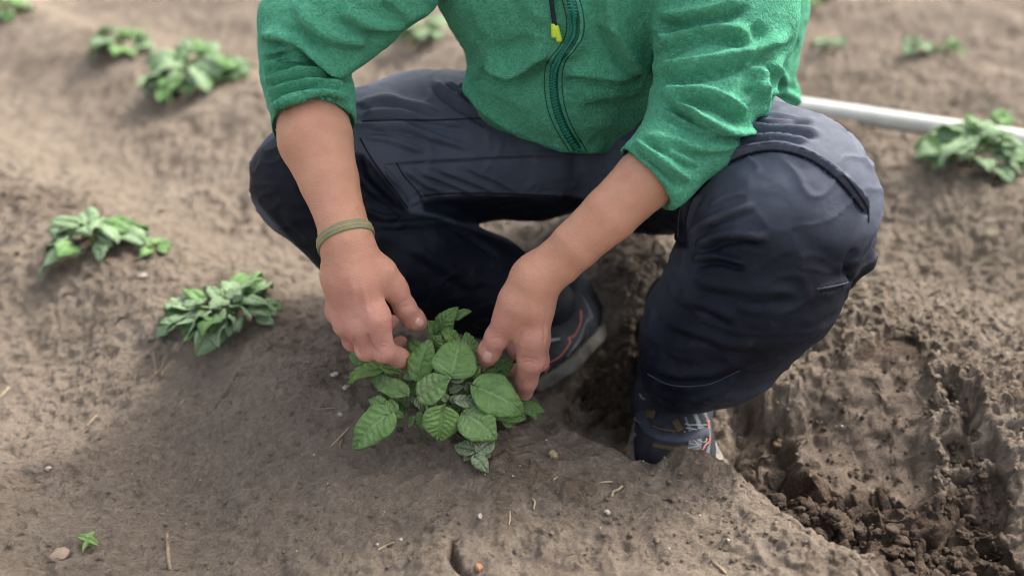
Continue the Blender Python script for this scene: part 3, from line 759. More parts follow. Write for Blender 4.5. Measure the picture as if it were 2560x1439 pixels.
def seam(pts, w=1.6, m=None, th=.0006, n=50): ribbon('seam', tb, pts, w, th, m or M_seam, trou, n)
seam([(905,303),(1000,300),(1100,300),(1200,296),(1240,300)]); seam([(962,410),(1040,402),(1150,396),(1300,390),(1500,386)], 1.5, M_seam_l)
seam([(1052,490),(1120,484),(1250,484),(1430,492)], 2.2); seam([(960,414),(990,450),(1020,500),(1030,535)], 1.5, M_seam_l); seam([(990,405),(1010,440),(1045,480),(1052,498)], 1.4)
seam([(900,345),(925,390),(960,440),(1020,520)], 2.0)
seam([(1712,600),(1716,535),(1745,475),(1808,416),(1885,382),(1960,379),(2035,405),(2102,458),(2158,528)], 3.2, M_seam, .0006, 90)
seam([(1695,590),(1700,525),(1728,458),(1795,397),(1878,363),(1960,358),(2045,386),(2118,442),(2172,515)], 1.2, M_seam_l, .0006, 90)
seam([(2108,436),(2135,470),(2168,520),(2172,556)], 2); seam([(2042,722),(2080,716),(2122,706)], 1.8, M_seam_l); seam([(1610,930),(1680,962),(1770,960),(1850,925)], 1.2, M_seam_l)

# ---- fleece jacket
J = chain([(1288,205,1.285,126),(1400,228,1.27,132)], .010) + chain([(1370,140,1.27,150),(1330,60,1.25,178),(1275,-60,1.22,190),(1260,-180,1.20,190)], .012) + chain([(1470,235,1.31,143),(1480,40,1.24,200),(1470,-200,1.17,240)], .04)
J += chain([(1640,215,1.33,165),(1680,40,1.27,200),(1660,-200,1.20,240)], .04) + chain([(1856,150,1.44,138),(1850,20,1.40,140),(1800,-200,1.32,170)], .03)
J += [(np.array([.12,1.47,.28]), np.array([.22,1.47,.30]), .12, .12, .05), (np.array([.11,1.30,.5]), np.array([.11,1.22,.62]), .15, .12, .06),
      (SHL, SHR, .062, .062, .05), (np.array([.16,1.18,.68]), SHR+np.array([.0,-.0,.012]), .058, .058, .07), (np.array([.06,1.18,.68]), SHL+np.array([.0,-.0,.012]), .058, .058, .07), (np.array([.11,1.17,.70]), np.array([.11,1.15,.745]), .068, .066, .03)]
J += chain([(1700,245,1.46,70),(1945,232,1.44,52)], .01) + [(P(1850,0,1.42), np.array([.15,1.42,.45]), .075, .12, .06)]
SLU = [(SHL, P(975,-70,1.15), .064, .060, .03)] + chain([(975,-70,1.15,128),(850,25,1.155,130),(770,72,1.165,128)], .02) + chain([(800,90,1.15,90),(868,125,1.15,48)], .02)
SL = chain([(758,120,1.185,112),(768,180,1.18,110),(779,235,1.17,107),(790,345,1.148,108)], .01)
SR = [(SHR, P(1812,-190,1.155), .066, .062, .03)] + chain([(1812,-190,1.155,134),(1815,-40,1.14,172),(1808,60,1.13,172),(1785,210,1.11,140),(1745,310,1.09,122),(1650,418,1.075,94),(1600,465,1.07,90)], .02)
def cut_sleeve(q, e, ax_, arm):
    """plane cut at the cuff, opening hollowed a few mm deep round the arm"""
    ax_ = ax_/np.linalg.norm(ax_); s0 = prim_sdf(q)
    def f_(v):
        d = s0(v); t = (v-e)@ax_
        near_ = np.linalg.norm(v-e, axis=1) < .12
        d = np.where(near_, np.maximum(d, t), d)
        return np.maximum(d, -np.maximum(np.maximum(arm(v)-.003, -(t+.012)), np.where(near_, -1., 1.)))
    return f_
eL, bL = P(790,312,1.152), RT*.20-UP*.85-FW*.48; eR, bR = P(1618,448,1.07), -RT*.74-UP*.66-FW*.12
slu = prim_sdf(SLU); sL = cut_sleeve(SL, eL, bL, ARM_L); sR = cut_sleeve(SR, eR, bR, ARM_R); jt = prim_sdf(J)
def jsd(v):
    d = jt(v); return smin(smin(d, smin(slu(v), sL(v), .003), .012), sR(v), .008)
lo, hi = prim_bounds(J+SL+SLU+SR, .008); v, f = surface(jsd, lo, hi, .003); v = relax(v, f, 1); n = vnormals(v, f)
v = v + n*(.0028*fbm3(v, .06, 2, 51))[:,None]
JF = [ # left sleeve: the big overhanging fold then the pushed-up rings
 ([(642,100),(680,88),(740,98),(800,130),(850,162),(900,168)],13,.012,.9),([(648,150),(700,122),(780,128),(850,160)],9,.007,.7),([(652,185),(710,152),(790,150),(868,172)],9,.008,.7),
 ([(656,215),(710,190),(790,176),(870,190)],9,.009,.8),([(662,248),(720,216),(800,205),(872,222)],9,.009,.8),([(672,285),(730,250),(810,232),(880,252)],9,.010,.9),([(690,330),(730,285),(800,262),(880,282)],10,.002,.3),
 ([(730,0),(790,60),(860,95),(930,105)],16,.007,.6),([(850,20),(920,60),(990,60),(1040,30)],14,.007,.7),([(700,40),(780,70),(840,120),(870,160)],16,.005,.3),([(960,-20),(1020,30),(1080,20)],12,.005,.5),
 # torso
 ([(1210,140),(1260,165),(1300,170),(1345,140),(1380,130)],15,.012,.9),([(1225,150),(1280,120),(1340,112)],20,-.006,0),([(1420,-20),(1455,50),(1440,120),(1400,150)],14,.006,.5),
 ([(1520,40),(1545,90),(1590,150),(1640,175)],16,.010,.6),([(1400,180),(1460,175),(1540,185),(1620,175)],15,.009,.6),([(1440,240),(1530,228),(1620,210)],20,.005,.4),([(1500,-40),(1520,20),(1530,60)],14,.006,.4),
 ([(1300,-40),(1330,20),(1380,60)],18,.004,.3),([(1180,120),(1200,60),(1180,0)],12,.003,.3),([(1170,200),(1230,165),(1300,185)],14,.004,.4),([(1162,215),(1210,272),(1310,335),(1410,366),(1550,374)],8,.0045,.3,9,1),
 ([(1230,215),(1290,250),(1360,270)],18,.003,.3),([(1480,300),(1540,310),(1600,300)],18,.003,.3),
 # right sleeve
 ([(1640,40),(1720,38),(1800,20),(1860,-10)],14,.011,.8),([(1635,60),(1680,105),(1640,130)],9,.006,.6),([(1635,120),(1700,90),(1760,72),(1830,75),(1890,100)],14,.009,.8),
 ([(1615,180),(1700,168),(1790,152),(1880,128),(1950,98),(1975,75)],15,.011,.95),([(1640,238),(1740,232),(1800,245),(1850,275),(1890,292)],13,.010,.95),([(1650,245),(1700,262),(1760,300),(1830,330),(1900,320)],10,.012,.8),
 ([(1640,262),(1690,290),(1760,325),(1840,345)],8,.006,.6),([(1612,330),(1680,352),(1760,372),(1840,360)],12,.006,.6),([(1580,350),(1640,392),(1700,436),(1730,450)],10,.008,.8),([(1600,338),(1650,360),(1720,400),(1760,410)],8,.005,.5),
 ([(1880,60),(1900,110),(1870,140)],16,-.005,0),([(1860,150),(1905,190),(1880,250),(1905,290)],14,.006,.4),([(1900,300),(1910,250),(1900,200)],10,.006,-.5),([(1870,215),(1880,255),(1860,290)],9,-.007,0),
 # the jacket's side behind the elbow
 ([(1920,150),(1955,190),(1965,230)],9,.006,.6),([(1915,235),(1950,228),(1990,245),(1995,270)],9,.005,-.6),([(1935,250),(1965,262),(1985,280)],6,.005,.6)]
JF = [(q[0], q[1]*1.1, q[2]*1.35, *q[3:]) for q in JF]; v, hh = folds(v, n, JF)
n = vnormals(v, f); v = v + n*(.0011*fbm3(v, .016, 2, 57))[:,None]
me = mesh_np('fleece_jacket', v, f); jacket = link('fleece_jacket', me, M_fleece, person); jb = bvh_of(me, person)
ZP = [(1405,-60),(1425,-10),(1438,45),(1436,90),(1415,125),(1392,155),(1384,200),(1390,262),(1410,318),(1446,378)]
zo = ribbon('zip', jb, ZP, 10, .0014, M_zip, jacket, 120)
ribbon('teeth', jb, ZP, 3.5, .0026, M_tooth, zo, 120)
for q in (-23, 21): ribbon('stitch_line', jb, [(a+q, b+abs(q)*.0) for a, b in ZP], 1.4, .0004, M_zip, jacket, 100)
# zip teeth as small real blocks
zc = catmull(ZP, 150); tm = MB()
for i in range(0, 150, 1):
    s = 5 if i % 2 else -5; h, nn_ = hit(jb, zc[i][0]+s*.8, zc[i][1])
    if h is None: continue
    bv, bf = blob(.0017, 3, 1, (1.5,.8,.8), 0); tm.add(bv + h + nn_*.0030, bf)
link('tooth_row', tm.mesh('tooth_row'), M_tooth, zo)
# drawcords hanging at the chest
for dx, dy, L in ((0, 0, 0), (9, 8, 1)):
    pts = []
    for a, b in ((1372+dx*.6,-150),(1376+dx*.7,-60),(1382+dx*.5,0),(1384+dx,52+dy)):
        h, nn_ = hit(jb, a, b)
        if h is None: h = P(a, b, 1.05); nn_ = -FW
        pts.append(h+nn_*.006)
    cd_ = tube('drawcord', catmull(pts, 24), .0019, M_cord, person)
    e = pts[-1]; e2, n2 = hit(jb, 1390+dx, 88+dy); e2 = e2+n2*.006
    tube('cord_end', catmull([e, (e+e2)/2, e2], 10), [.0024,.0036,.0036,.0036,.0036,.0036,.0036,.0036,.0036,.003], M_yellow, cd_, 12)

# ---- shoes
def shoe(heel, toe, ankle, name_label, W_=1.0, sock=True):
    """heel, toe: ground points under the sole; ankle: collar centre"""
    L = toe-heel; ln = np.linalg.norm(L); a = L/ln; up = (ankle-heel); up = up - a*(up@a); up /= np.linalg.norm(up); sd_ = np.cross(a, up)
    def q(t, h, s): return heel + a*t*ln + up*h + sd_*s*W_*1.3
    pr = []
    for s in (-1, 1):
        pr += [(q(.12,.034,s*.010), q(.45,.036,s*.014), .028, .027, .02), (q(.45,.036,s*.014), q(.85,.028,s*.018), .027, .022, .02)]
    pr += [(q(.12,.04,0), q(.16,.085,0), .032, .034, .02), (q(.3,.065,0), q(.7,.045,0), .030, .026, .02), (q(.75,.032,0), q(.93,.026,0), .03, .022, .02)]
    if sock: pr += [(q(.16,.085,0), q(.20,.15,0), .036, .038, .01)]
    pr = [(a_, b_, ra*W_, rb*W_, k_) for a_, b_, ra, rb, k_ in pr]
    sp = []
    for s in (-1, 1): sp += [(q(.06,.010,s*.014), q(.45,.008,s*.016), .024, .024, .01), (q(.45,.008,s*.016), q(.80,.010,s*.026), .024, .024, .01), (q(.80,.010,s*.026), q(.93,.014,s*.008), .024, .022, .01)]
    root = empty('shoe', heel); root.location = tuple(heel-np.array(person.location)); root.parent = person
    if name_label: root['label'] = name_label
    us = prim_sdf(pr); v, f = surface(lambda p: us(p), *prim_bounds(pr, .008), .0022); n = vnormals(v, f)
    v = v + n*(.0009*fbm3(v, .02, 3, 7))[:,None]
    mu = mesh_np('upper', v, f); uo = link('upper', mu, M_shoe, root)
    ss = prim_sdf(sp); v, f = surface(lambda p: np.maximum(ss(p), np.abs((p-heel)@up-.010)-(.014 if sock else .009)), *prim_bounds(sp, .008), .0022); v = relax(v, f, 1); n = vnormals(v, f)
    v = v + n*(.0012*fbm3(v, .012, 3, 9))[:,None]
    so_ = link('sole', mesh_np('sole', v, f), M_sole, root)
    if not sock: so_.data.materials[0] = M_sole_d
    return root, uo, so_, bvh_of(mu, root)
# front shoe
h1 = PZ(1745, 960, -.085); h1 = np.array([.226,1.20,-.098]); t1 = np.array([.201,.945,-.098])
s1, u1, o1, b1 = shoe(h1, t1, h1+np.array([0,.0,.1]), None, 1.12)
def mark(name, pts, half, m, bv_, root, n=24, th=.0009): return ribbon(name, bv_, pts, half, th, m, root, n)
def lines(name, bv_, root, m, strokes, half, th=.0012):
    """each stroke is one continuous strip with sharp corners, its own object"""
    for st in strokes:
        c = []
        for (x0, y0), (x1, y1) in zip(st[:-1], st[1:]):
            L = math.hypot(x1-x0, y1-y0)+1e-6; k = max(2, int(L/2)); nx, ny = -(y1-y0)/L*half, (x1-x0)/L*half
            for i in range(k+1): c.append((x0+(x1-x0)*i/k, y0+(y1-y0)*i/k, nx, ny))
        V = []; b = MB(); n_rows = 0
        for cx, cy, nx, ny in c:
            p1, n1 = hit(bv_, cx-nx, cy-ny); p2, n2 = hit(bv_, cx+nx, cy+ny)
            if p1 is None or p2 is None: continue
            V += [p1+n1*th, p2+n2*th]; n_rows += 1
        if n_rows > 1:
            b.add(V, [(2*i, 2*i+1, 2*i+3, 2*i+2) for i in range(n_rows-1)]); link(name, b.mesh(name), m, root)
mark('side_panel', [(1738,1035),(1750,1080),(1745,1140)], 26, M_shoe_g, b1, s1, 30, .0006)
mark('overlay', [(1600,1030),(1612,1062),(1640,1084),(1700,1094),(1770,1078)], 11, M_shoe_l, b1, s1, 40, .0014)
mark('overlay', [(1632,1112),(1680,1120),(1720,1118)], 5, M_brown, b1, s1, 20, .001)
lines('print', b1, s1, M_white, [[(1607,1038),(1594,1043),(1587,1046),(1600,1056),(1606,1057),(1607,1048)], [(1714,1070),(1731,1072),(1750,1076),(1730,1082),(1712,1086),(1711,1078)],
   [(1722,1106),(1728,1097),(1748,1112),(1722,1108)], [(1578,1091),(1590,1082),(1592,1089),(1585,1089)], [(1742,1098),(1758,1106),(1764,1104),(1766,1096)], [(1712,1059),(1722,1062),(1766,1062)], [(1600,985),(1606,995),(1614,999)], [(1720,1130),(1720,1120),(1748,1114)]], 1.2)
lines('trim', b1, s1, M_orange, [[(1771,1050),(1769,1060),(1770,1068),(1759,1076),(1767,1083),(1773,1092),(1773,1103),(1762,1113),(1754,1128)]], 2.0)
lines('webbing', b1, s1, M_brown, [[(1618,1036),(1640,1040)]], 9, .003); lines('webbing', b1, s1, M_brown, [[(1687,1052),(1701,1078)]], 8, .003); lines('webbing', b1, s1, M_brown, [[(1634,1066),(1650,1074),(1690,1080)]], 2.5, .003)
# rear shoe, heel raised, toe pressed in the soil
h2 = P(1524,812,1.53); t2 = P(1345,985,1.35); a2 = P(1405,770,1.46)
s2, u2, o2, b2 = shoe(h2, t2, a2, 'dark shoe with its heel lifted and muddy sole showing', .86, False)
mark('trim', [(1452,775),(1450,810),(1436,838),(1420,846),(1424,856),(1400,890),(1375,905)], 1.3, M_orange, b2, s2, 40)
mark('trim', [(1366,905),(1372,915),(1362,930)], 2.2, M_orange, b2, s2, 20)
mark('print', [(1372,848),(1400,847),(1374,853)], 1.4, M_white, b2, s2, 20)
for k, o_ in enumerate((12, 22)): mark('stitch_line', [(1446+o_,720+o_*2),(1466+o_*.6,770+o_),(1462,810),(1440+o_*.4,850),(1418,890)], 1.1, M_shoe_g, b2, s2, 40)

# ------------------------------------------------------------------ plants
def leaf_vf(B, T, width, nrm, arch=.12, cup=.12, twist=0, seed=0, nu=26, nv=17, wav=.02, tipdrop=0):
    """potato leaflet from stalk point B to tip T; width and relief are real sizes"""
    B = np.asarray(B, float); T = np.asarray(T, float); e = T-B; L = np.linalg.norm(e); e = e/L
    nn_ = nrm - e*(nrm@e); nn_ /= np.linalg.norm(nn_); s = np.cross(e, nn_)
    u = np.linspace(0, 1, nu)[:,None]; w = np.linspace(-1, 1, nv)[None]
    half = 1.1*width/2*(np.sin(math.pi*u**.72)**.72)*(1-.18*u) * 1.12
    half = np.maximum(half, 0)
    half = half*(1+.05*np.sin(9*u+seed))
    x = w*half; y = u*L - (np.abs(w)**1.5)*L*.06*np.sin(math.pi*u)*(u < .5)
    lob = -.10*L*np.abs(w)**1.2*sstep(.35, .0, u); y = y + lob
    z = arch*L*np.sin(math.pi*u*.9) - tipdrop*L*u**2
    z = z + cup*np.abs(x)*1.0*(1-.3*u) - .9*cup*x*x/(width/2+1e-9)
    # veins: midrib groove, side veins curving to the tip, quilted between
    aw = np.abs(w); wn = noise2(x/(.3*L)+seed*5.3, y/(.3*L)-seed, 9)
    ph = (u - aw*(.30+.06*math.sin(seed*3))*(1-.4*u))*(6.2+1.2*math.sin(seed*7)) + .35*wn + .22*np.sign(w)
    side = np.abs(((ph) % 1)-.5)*2
    vein = np.maximum(np.exp(-(aw*half/(.0011))**2)*np.ones_like(u), sstep(.86, 1., side)*(.15+.6*(1-aw))*sstep(.95,.6,aw))
    quilt = (1-side**2.)*sstep(.02, .25, aw)*sstep(1, .8, aw)
    nz = noise2(x/.004+seed*3.1, y/.004+seed, 5)*.5+.5
    z = z + .0022*min(1, L/.03)*(quilt-.45)*(.3+1.5*nz) - .0009*vein + wav*L*(np.sin(u*13+seed*2+np.sign(w)*1.3))*aw**3*.5
    z = z + (.05*L)*noise2(x/(.55*L)+seed*2.7, y/(.55*L)+seed*1.9, 6) + wav*.6*L*aw**2*noise2(y/(.22*L)+seed, np.sign(w)*3.3+seed+0*y, 8)
    ang = twist*u; x2 = x*np.cos(ang) - 0; z2 = z + x*np.sin(ang)
    V = B + (x2[...,None]*s + y[...,None]*e + z2[...,None]*nn_)
    V = V.reshape(-1, 3); i = np.arange(nu*nv).reshape(nu, nv)
    F = np.stack([i[:-1,:-1], i[:-1,1:], i[1:,1:], i[1:,:-1]], -1).reshape(-1, 4)
    return V, F, np.broadcast_to(vein, (nu, nv)).ravel()
def leaf_obj(parent, m, dirt, *a, label=None, **k):
    V, F, ve = leaf_vf(*a, **k); me = mesh_np('leaf', V, F); attr(me, 'vein', ve)
    uu = np.repeat(np.linspace(0, 1, k.get('nu', 26)), k.get('nv', 17)); attr(me, 'dirt', np.clip(dirt*(1.25-uu*.9), 0, 1))
    o = link('leaf', me, m, parent)
    md = o.modifiers.new('t', 'SOLIDIFY'); md.thickness = .0005; md.offset = 0
    if label: o['label'] = label
    return o
def view_n(p, upw=.6, side=0): 
    d = C0-p; d = d/np.linalg.norm(d); r = d*(1-upw) + np.array([0,0,1.])*upw + np.array([side,0,0]); return r/np.linalg.norm(r)

mroot = GH(1110, 1010); main = empty('potato_plant', mroot)
tag(main, 'young green plant between the two hands, its broad leaves in sharp focus', 'plant', 'potato plants growing in rows on the ridges')
# (base px, tip px, base z, tip z, width px, material, dirt, upness, side, arch)
g_, p_, y_ = M_leaf, M_leaf_grey, M_leaf_pale
ML = [((1129,936),(1152,848),.088,.112,94,g_,.0,.35,0,.10), ((1046,944),(1080,852),.070,.100,66,g_,.0,.4,-.35,.14), ((1050,988),(1126,944),.070,.092,66,g_,.35,.5,.0,.12),
 ((1190,966),(1305,1036),.075,.035,86,g_,.05,.35,.1,.16), ((1222,1004),(1313,1046),.050,.020,62,g_,.1,.3,.1,.12), ((1106,1022),(1098,1104),.060,.022,80,y_,.18,.45,0,.13), ((1162,1036),(1240,1098),.052,.028,86,g_,.30,.5,.05,.14),
 ((972,1032),(880,1122),.045,.010,74,g_,.06,.5,0,.14), ((970,1034),(978,1090),.040,.012,34,p_,.5,.5,.1,.1), ((972,1028),(927,1001),.045,.035,32,g_,.15,.5,0,.15), ((988,1026),(974,993),.045,.050,22,g_,.3,.5,0,.1),
 ((984,1029),(1011,1043),.042,.030,20,g_,.35,.5,0,.1), ((1012,985),(944,964),.055,.040,46,g_,.25,.5,-.1,.16), ((1142,1000),(1208,1006),.065,.055,32,p_,.45,.5,0,.15), ((1098,832),(1142,768),.095,.130,46,g_,.0,.2,-.2,.12),
 ((1136,794),(1178,777),.115,.120,22,g_,.0,.5,0,.2), ((1100,834),(1070,803),.090,.105,36,g_,.0,.4,0,.15), ((1142,853),(1104,830),.095,.102,30,y_,.0,.5,0,.2), ((1187,902),(1164,830),.085,.105,42,g_,.1,.35,.3,.12),
 ((1066,888),(1018,852),.080,.085,32,g_,.0,.5,-.2,.2), ((1085,870),(1104,838),.085,.100,40,g_,.0,.5,0,.2), ((920,902),(873,888),.035,.030,36,g_,.1,.6,-.2,.25), ((954,914),(918,900),.045,.040,24,g_,0,.6,0,.2),
 ((958,920),(875,962),.050,.015,36,y_,.05,.55,-.2,.18), ((1000,930),(950,918),.060,.055,20,y_,0,.6,0,.2), ((956,932),(938,968),.045,.025,36,g_,.1,.5,-.2,.15), ((1050,932),(1008,946),.070,.060,26,g_,.05,.5,0,.15),
 ((1130,936),(1048,926),.080,.078,40,g_,.1,.5,0,.12), ((1128,946),(1168,930),.080,.082,36,p_,.5,.5,.1,.12), ((1126,976),(1158,964),.065,.070,20,p_,.5,.5,0,.12), ((1043,996),(1070,1028),.050,.035,28,p_,.7,.5,0,.12),
 ((1060,1030),(1054,1076),.035,.015,34,g_,.4,.5,-.1,.12), ((1172,1014),(1155,1040),.045,.030,24,g_,.3,.5,0,.1), ((1243,930),(1282,898),.060,.070,40,g_,.05,.5,.1,.15), ((1212,936),(1248,922),.065,.070,18,g_,.1,.5,.1,.15),
 ((1300,1010),(1362,1028),.020,.008,34,g_,.15,.6,.1,.2), ((1300,1010),(1340,1050),.020,.004,24,g_,.2,.6,.1,.2),
 ((1186,1124),(1136,1116),.018,.012,38,p_,.7,.6,-.1,.14), ((1196,1128),(1236,1098),.020,.022,38,p_,.85,.6,.1,.14), ((1186,1140),(1220,1182),.016,.004,32,p_,.6,.6,0,.14), ((1200,1134),(1228,1140),.014,.008,20,p_,.7,.6,.1,.14), ((1180,1132),(1160,1150),.012,.008,18,p_,.8,.6,0,.1),
 ((1014,990),(1018,1018),.045,.030,16,p_,.5,.5,0,.1), ((1020,985),(1000,998),.046,.040,10,p_,.6,.5,0,.1), ((1028,992),(1040,1012),.045,.035,10,p_,.6,.5,0,.1), ((1118,1000),(1102,984),.060,.066,20,p_,.5,.5,0,.1), ((1128,1004),(1140,988),.060,.068,16,p_,.5,.5,0,.1),
 ((1096,1024),(1086,1012),.055,.055,12,p_,.5,.5,0,.1), ((1118,1024),(1146,1044),.05,.035,24,g_,.3,.5,0,.1), ((1080,902),(1036,890),.07,.075,40,g_,0,.6,-.1,.2), ((1160,900),(1190,880),.07,.08,34,g_,0,.6,.1,.2),
 ((1010,1000),(985,1060),.03,.015,30,g_,.3,.6,0,.1), ((1150,1010),(1125,1060),.035,.02,34,g_,.2,.6,0,.1), ((1060,960),(1020,990),.05,.04,34,g_,.1,.6,0,.1), ((1190,1000),(1215,1040),.04,.03,50,g_,.1,.6,0,.1),
 ((1160,920),(1210,960),.06,.055,44,g_,.1,.6,0,.1), ((1100,960),(1090,1010),.045,.035,36,p_,.3,.6,0,.1), ((1120,860),(1160,870),.07,.085,40,g_,0,.6,0,.1), ((1040,870),(1000,905),.06,.05,44,g_,0,.6,0,.1), ((985,960),(960,990),.03,.02,34,g_,.1,.6,0,.1),
 ((1070,1010),(1088,1036),.05,.035,24,p_,.6,.6,0,.1), ((1150,1030),(1136,1066),.045,.025,26,g_,.4,.6,0,.1), ((1215,990),(1190,1020),.05,.035,28,p_,.5,.6,0,.1), ((1000,968),(986,990),.05,.04,20,p_,.5,.6,0,.1), ((1182,940),(1200,915),.07,.08,26,y_,.1,.6,0,.15), ((1168,958),(1178,984),.07,.055,22,p_,.6,.6,0,.1), ((1085,930),(1064,905),.075,.08,30,y_,.05,.6,0,.15), ((965,1000),(948,985),.04,.045,18,g_,.2,.6,0,.1), ((1255,1040),(1285,1066),.03,.012,30,g_,.2,.6,0,.1), ((1035,1046),(1022,1070),.03,.012,22,g_,.4,.6,0,.1),
 ((1020,900),(985,880),.05,.06,34,g_,0,.6,-.1,.2), ((1230,1000),(1262,980),.04,.045,40,g_,.1,.6,.1,.2), ((1080,1000),(1100,970),.045,.055,40,g_,.2,.6,0,.1), ((1160,975),(1190,950),.05,.06,40,g_,.1,.6,0,.1)]
hubs = [PZ(1110,1000,.03), PZ(1125,950,.06), PZ(1010,1010,.03), PZ(1180,990,.045), PZ(1100,880,.07)]
for k, (b_, t_, zb, zt, w_, m_, di, upw, sdw, ar) in enumerate(ML):
    b3, t3 = PZ(*b_, zb), PZ(*t_, zt)
    dp = (b3-C0)@FW
    leaf_obj(main, m_, di, b3, t3, 1.07*w_*dp/FPX, view_n((b3+t3)/2, upw, sdw), arch=ar*(1+.5*math.sin(k*2.3)), seed=k*1.7, nu=34, nv=23, cup=.14+.26*abs(math.sin(k*4.1)), wav=.03+.04*abs(math.sin(k*1.9)), tipdrop=.08*abs(math.sin(k*3.3)))
for i, h in enumerate(hubs):
    g0 = mroot+np.array([.006*math.cos(i*2), .006*math.sin(i*2), -.01])
    tube('stem', catmull([g0, (g0+h)/2+np.array([0,0,.012]), h], 12), np.linspace(.0042,.0028,12), M_stem, main)
for k, (b_, t_, zb, *_r) in enumerate(ML):
    b3 = PZ(*b_, zb); h = min(hubs+[PZ(1195,1118,.012)], key=lambda q: np.linalg.norm(q-b3)); mid = (b3+h)/2+np.array([0,0,-.006])
    if k < 30: tube('leaf_stalk', catmull([h, mid, b3], 8), .0016, M_stem, main, 6)
tube('stem', catmull([mroot+np.array([0,0,-.005]), PZ(1170,1080,.006), PZ(1196,1122,.012), PZ(1186,1142,.012)], 14), .0022, M_stem, main)

def random_plant(root, rx, h, n, m, seed, dirt=.1, label=None, leafL=.055, flat=.5):
    r = random.Random(seed)
    for i in range(n):
        a = r.random()*6.283; rr = math.sqrt(r.random())*rx; q = rr/rx
        b = root + np.array([math.cos(a)*rr*.55, math.sin(a)*rr*.45, h*(1-.75*q*q)*(.55+.45*r.random())])
        L = leafL*(.35+.65*r.random()); t = b + L*np.array([math.cos(a+r.uniform(-.5,.5)), math.sin(a+r.uniform(-.5,.5)), r.uniform(-.55,.35)-.35*q])
        t[2] = max(t[2], G(t[0], t[1])+.004); b[2] = max(b[2], G(b[0], b[1])+.006)
        nm = np.array([math.cos(a)*.5+r.uniform(-.6,.6), math.sin(a)*.5-.15+r.uniform(-.6,.6), 1.]); 
        leaf_obj(root_obj, m[r.randrange(len(m))], dirt, b, t, L*r.uniform(.55,.8), nm/np.linalg.norm(nm), arch=r.uniform(.08,.3), seed=i+seed, nu=16, nv=11, cup=r.uniform(.1,.5), wav=.09, twist=r.uniform(-.9,.9))
    for i in range(4):
        a = i*1.57+.4; e = root+np.array([math.cos(a)*rx*.4, math.sin(a)*rx*.3, h*.6])
        tube('stem', catmull([root+np.array([0,0,-.01]), root+np.array([0,0,h*.3]), e], 8), .003, M_stem, root_obj, 6)
GRP = 'potato plants growing in rows on the ridges'
bg_pl = [((575,800), .105, .080, 42, [M_leaf_far, M_leaf_mid, M_leaf_far], 'potato plant left of the wristband hand, nearest of the blurred plants', .060),
         ((460,815), .045, .035, 9, [M_leaf_far], 'few low pale leaves spreading at the left foot of the nearest blurred plant', .045),
         ((235,612), .085, .075, 34, [M_leaf_far, M_leaf_far, M_leaf_mid], 'pale green plant at the middle left, behind the dark soil hollow', .055),
         ((375,625), .03, .03, 7, [M_leaf_mid], 'tiny yellowish sprout just right of the middle left plant', .03),
         ((490,215), .145, .15, 44, [M_leaf_far, M_leaf_mid, M_leaf_far, M_leaf_mid], 'largest blurred plant in the upper left, left of the rolled sleeve', .085),
         ((400,235), .06, .05, 10, [M_leaf_far], 'low dull sprigs at the left foot of the largest upper left plant', .06),
         ((308,132), .07, .11, 22, [M_leaf_mid, M_leaf_far], 'small blurred dark green plant left of and beyond the largest upper left one', .07),
         ((10,40), .08, .10, 20, [M_leaf_mid, M_leaf_far], 'blurred plant cut by the top left corner of the picture', .07),
         ((1045,90), .08, .09, 18, [M_leaf_far], 'faint blurred plant seen in the gap between sleeve and chest', .07),
         ((2425,415), .115, .125, 44, [M_leaf_far, M_leaf_far, M_leaf_mid], 'blurred plant growing over the white pipe at the right', .075),
         ((2480,345), .04, .10, 8, [M_leaf_mid], 'yellowish shoot at the right side of the plant by the pipe', .06),
         ((2280,125), .05, .05, 8, [M_leaf_far], 'faint dull sprig far beyond the pipe, upper right', .05),
         ((2365,135), .03, .05, 6, [M_leaf_mid], 'tiny yellow green sprig beyond the pipe, farthest right', .05),
         ((2070,115), .05, .05, 8, [M_leaf_far], 'faint dull sprig beyond the pipe, just right of the jacket', .05),
         ((2020,8), .09, .07, 14, [M_leaf_mid], 'pale plant at the top edge just right of the jacket', .06)]
for k, (px, rx, h, n_, ms, lab, ll) in enumerate(bg_pl):
    h *= .62; ll *= .9; rx *= 1.05
    rt = GH(*px); root_obj = empty('potato_plant', rt); tag(root_obj, lab, 'plant', GRP)
    random_plant(rt, rx, h, int(n_*1.3), ms, 100+k*13, leafL=ll*.92)
# small weeds on the near soil
rt = GH(225, 1368); weed = empty('weed_seedling', rt); tag(weed, 'small yellow green seedling in the bare soil, lower left corner', 'weed')
for b_, t_, w_ in (((222,1362),(196,1352),16), ((224,1362),(250,1374),17), ((222,1360),(240,1340),13), ((226,1366),(208,1392),10), ((224,1364),(232,1376),10)):
    b3 = GH(*b_)+np.array([0,0,.010]); t3 = GH(*t_)+np.array([0,0,.006]); leaf_obj(weed, M_leaf_pale, .2, b3, t3, w_*1.1/FPX, view_n(b3, .6), arch=.2, nu=16, nv=9)
tube('stem', [rt+np.array([0,0,-.004]), rt+np.array([0,0,.010])], .0009, M_stem, weed, 6)
def gl(pts, lift=.001): return catmull([GH(*p)+np.array([0,0,lift]) for p in pts], 16)
def litter(name, cat, label, pts, r, m, lift=.0012, grp=None, seg=6):
    c = gl(pts, lift); b = MB(); b.add(*tube_vf(c, r*(.75+.25*np.sin(np.linspace(.3, 2.8, 16))), seg)); o = link(name, b.mesh(name), m); tag(o, label, cat, grp); return o
rt2 = GH(392, 935); w2 = empty('dead_weed', rt2); tag(w2, 'little tangle of dead weed roots on the ridge below the nearest blurred plant', 'weed')
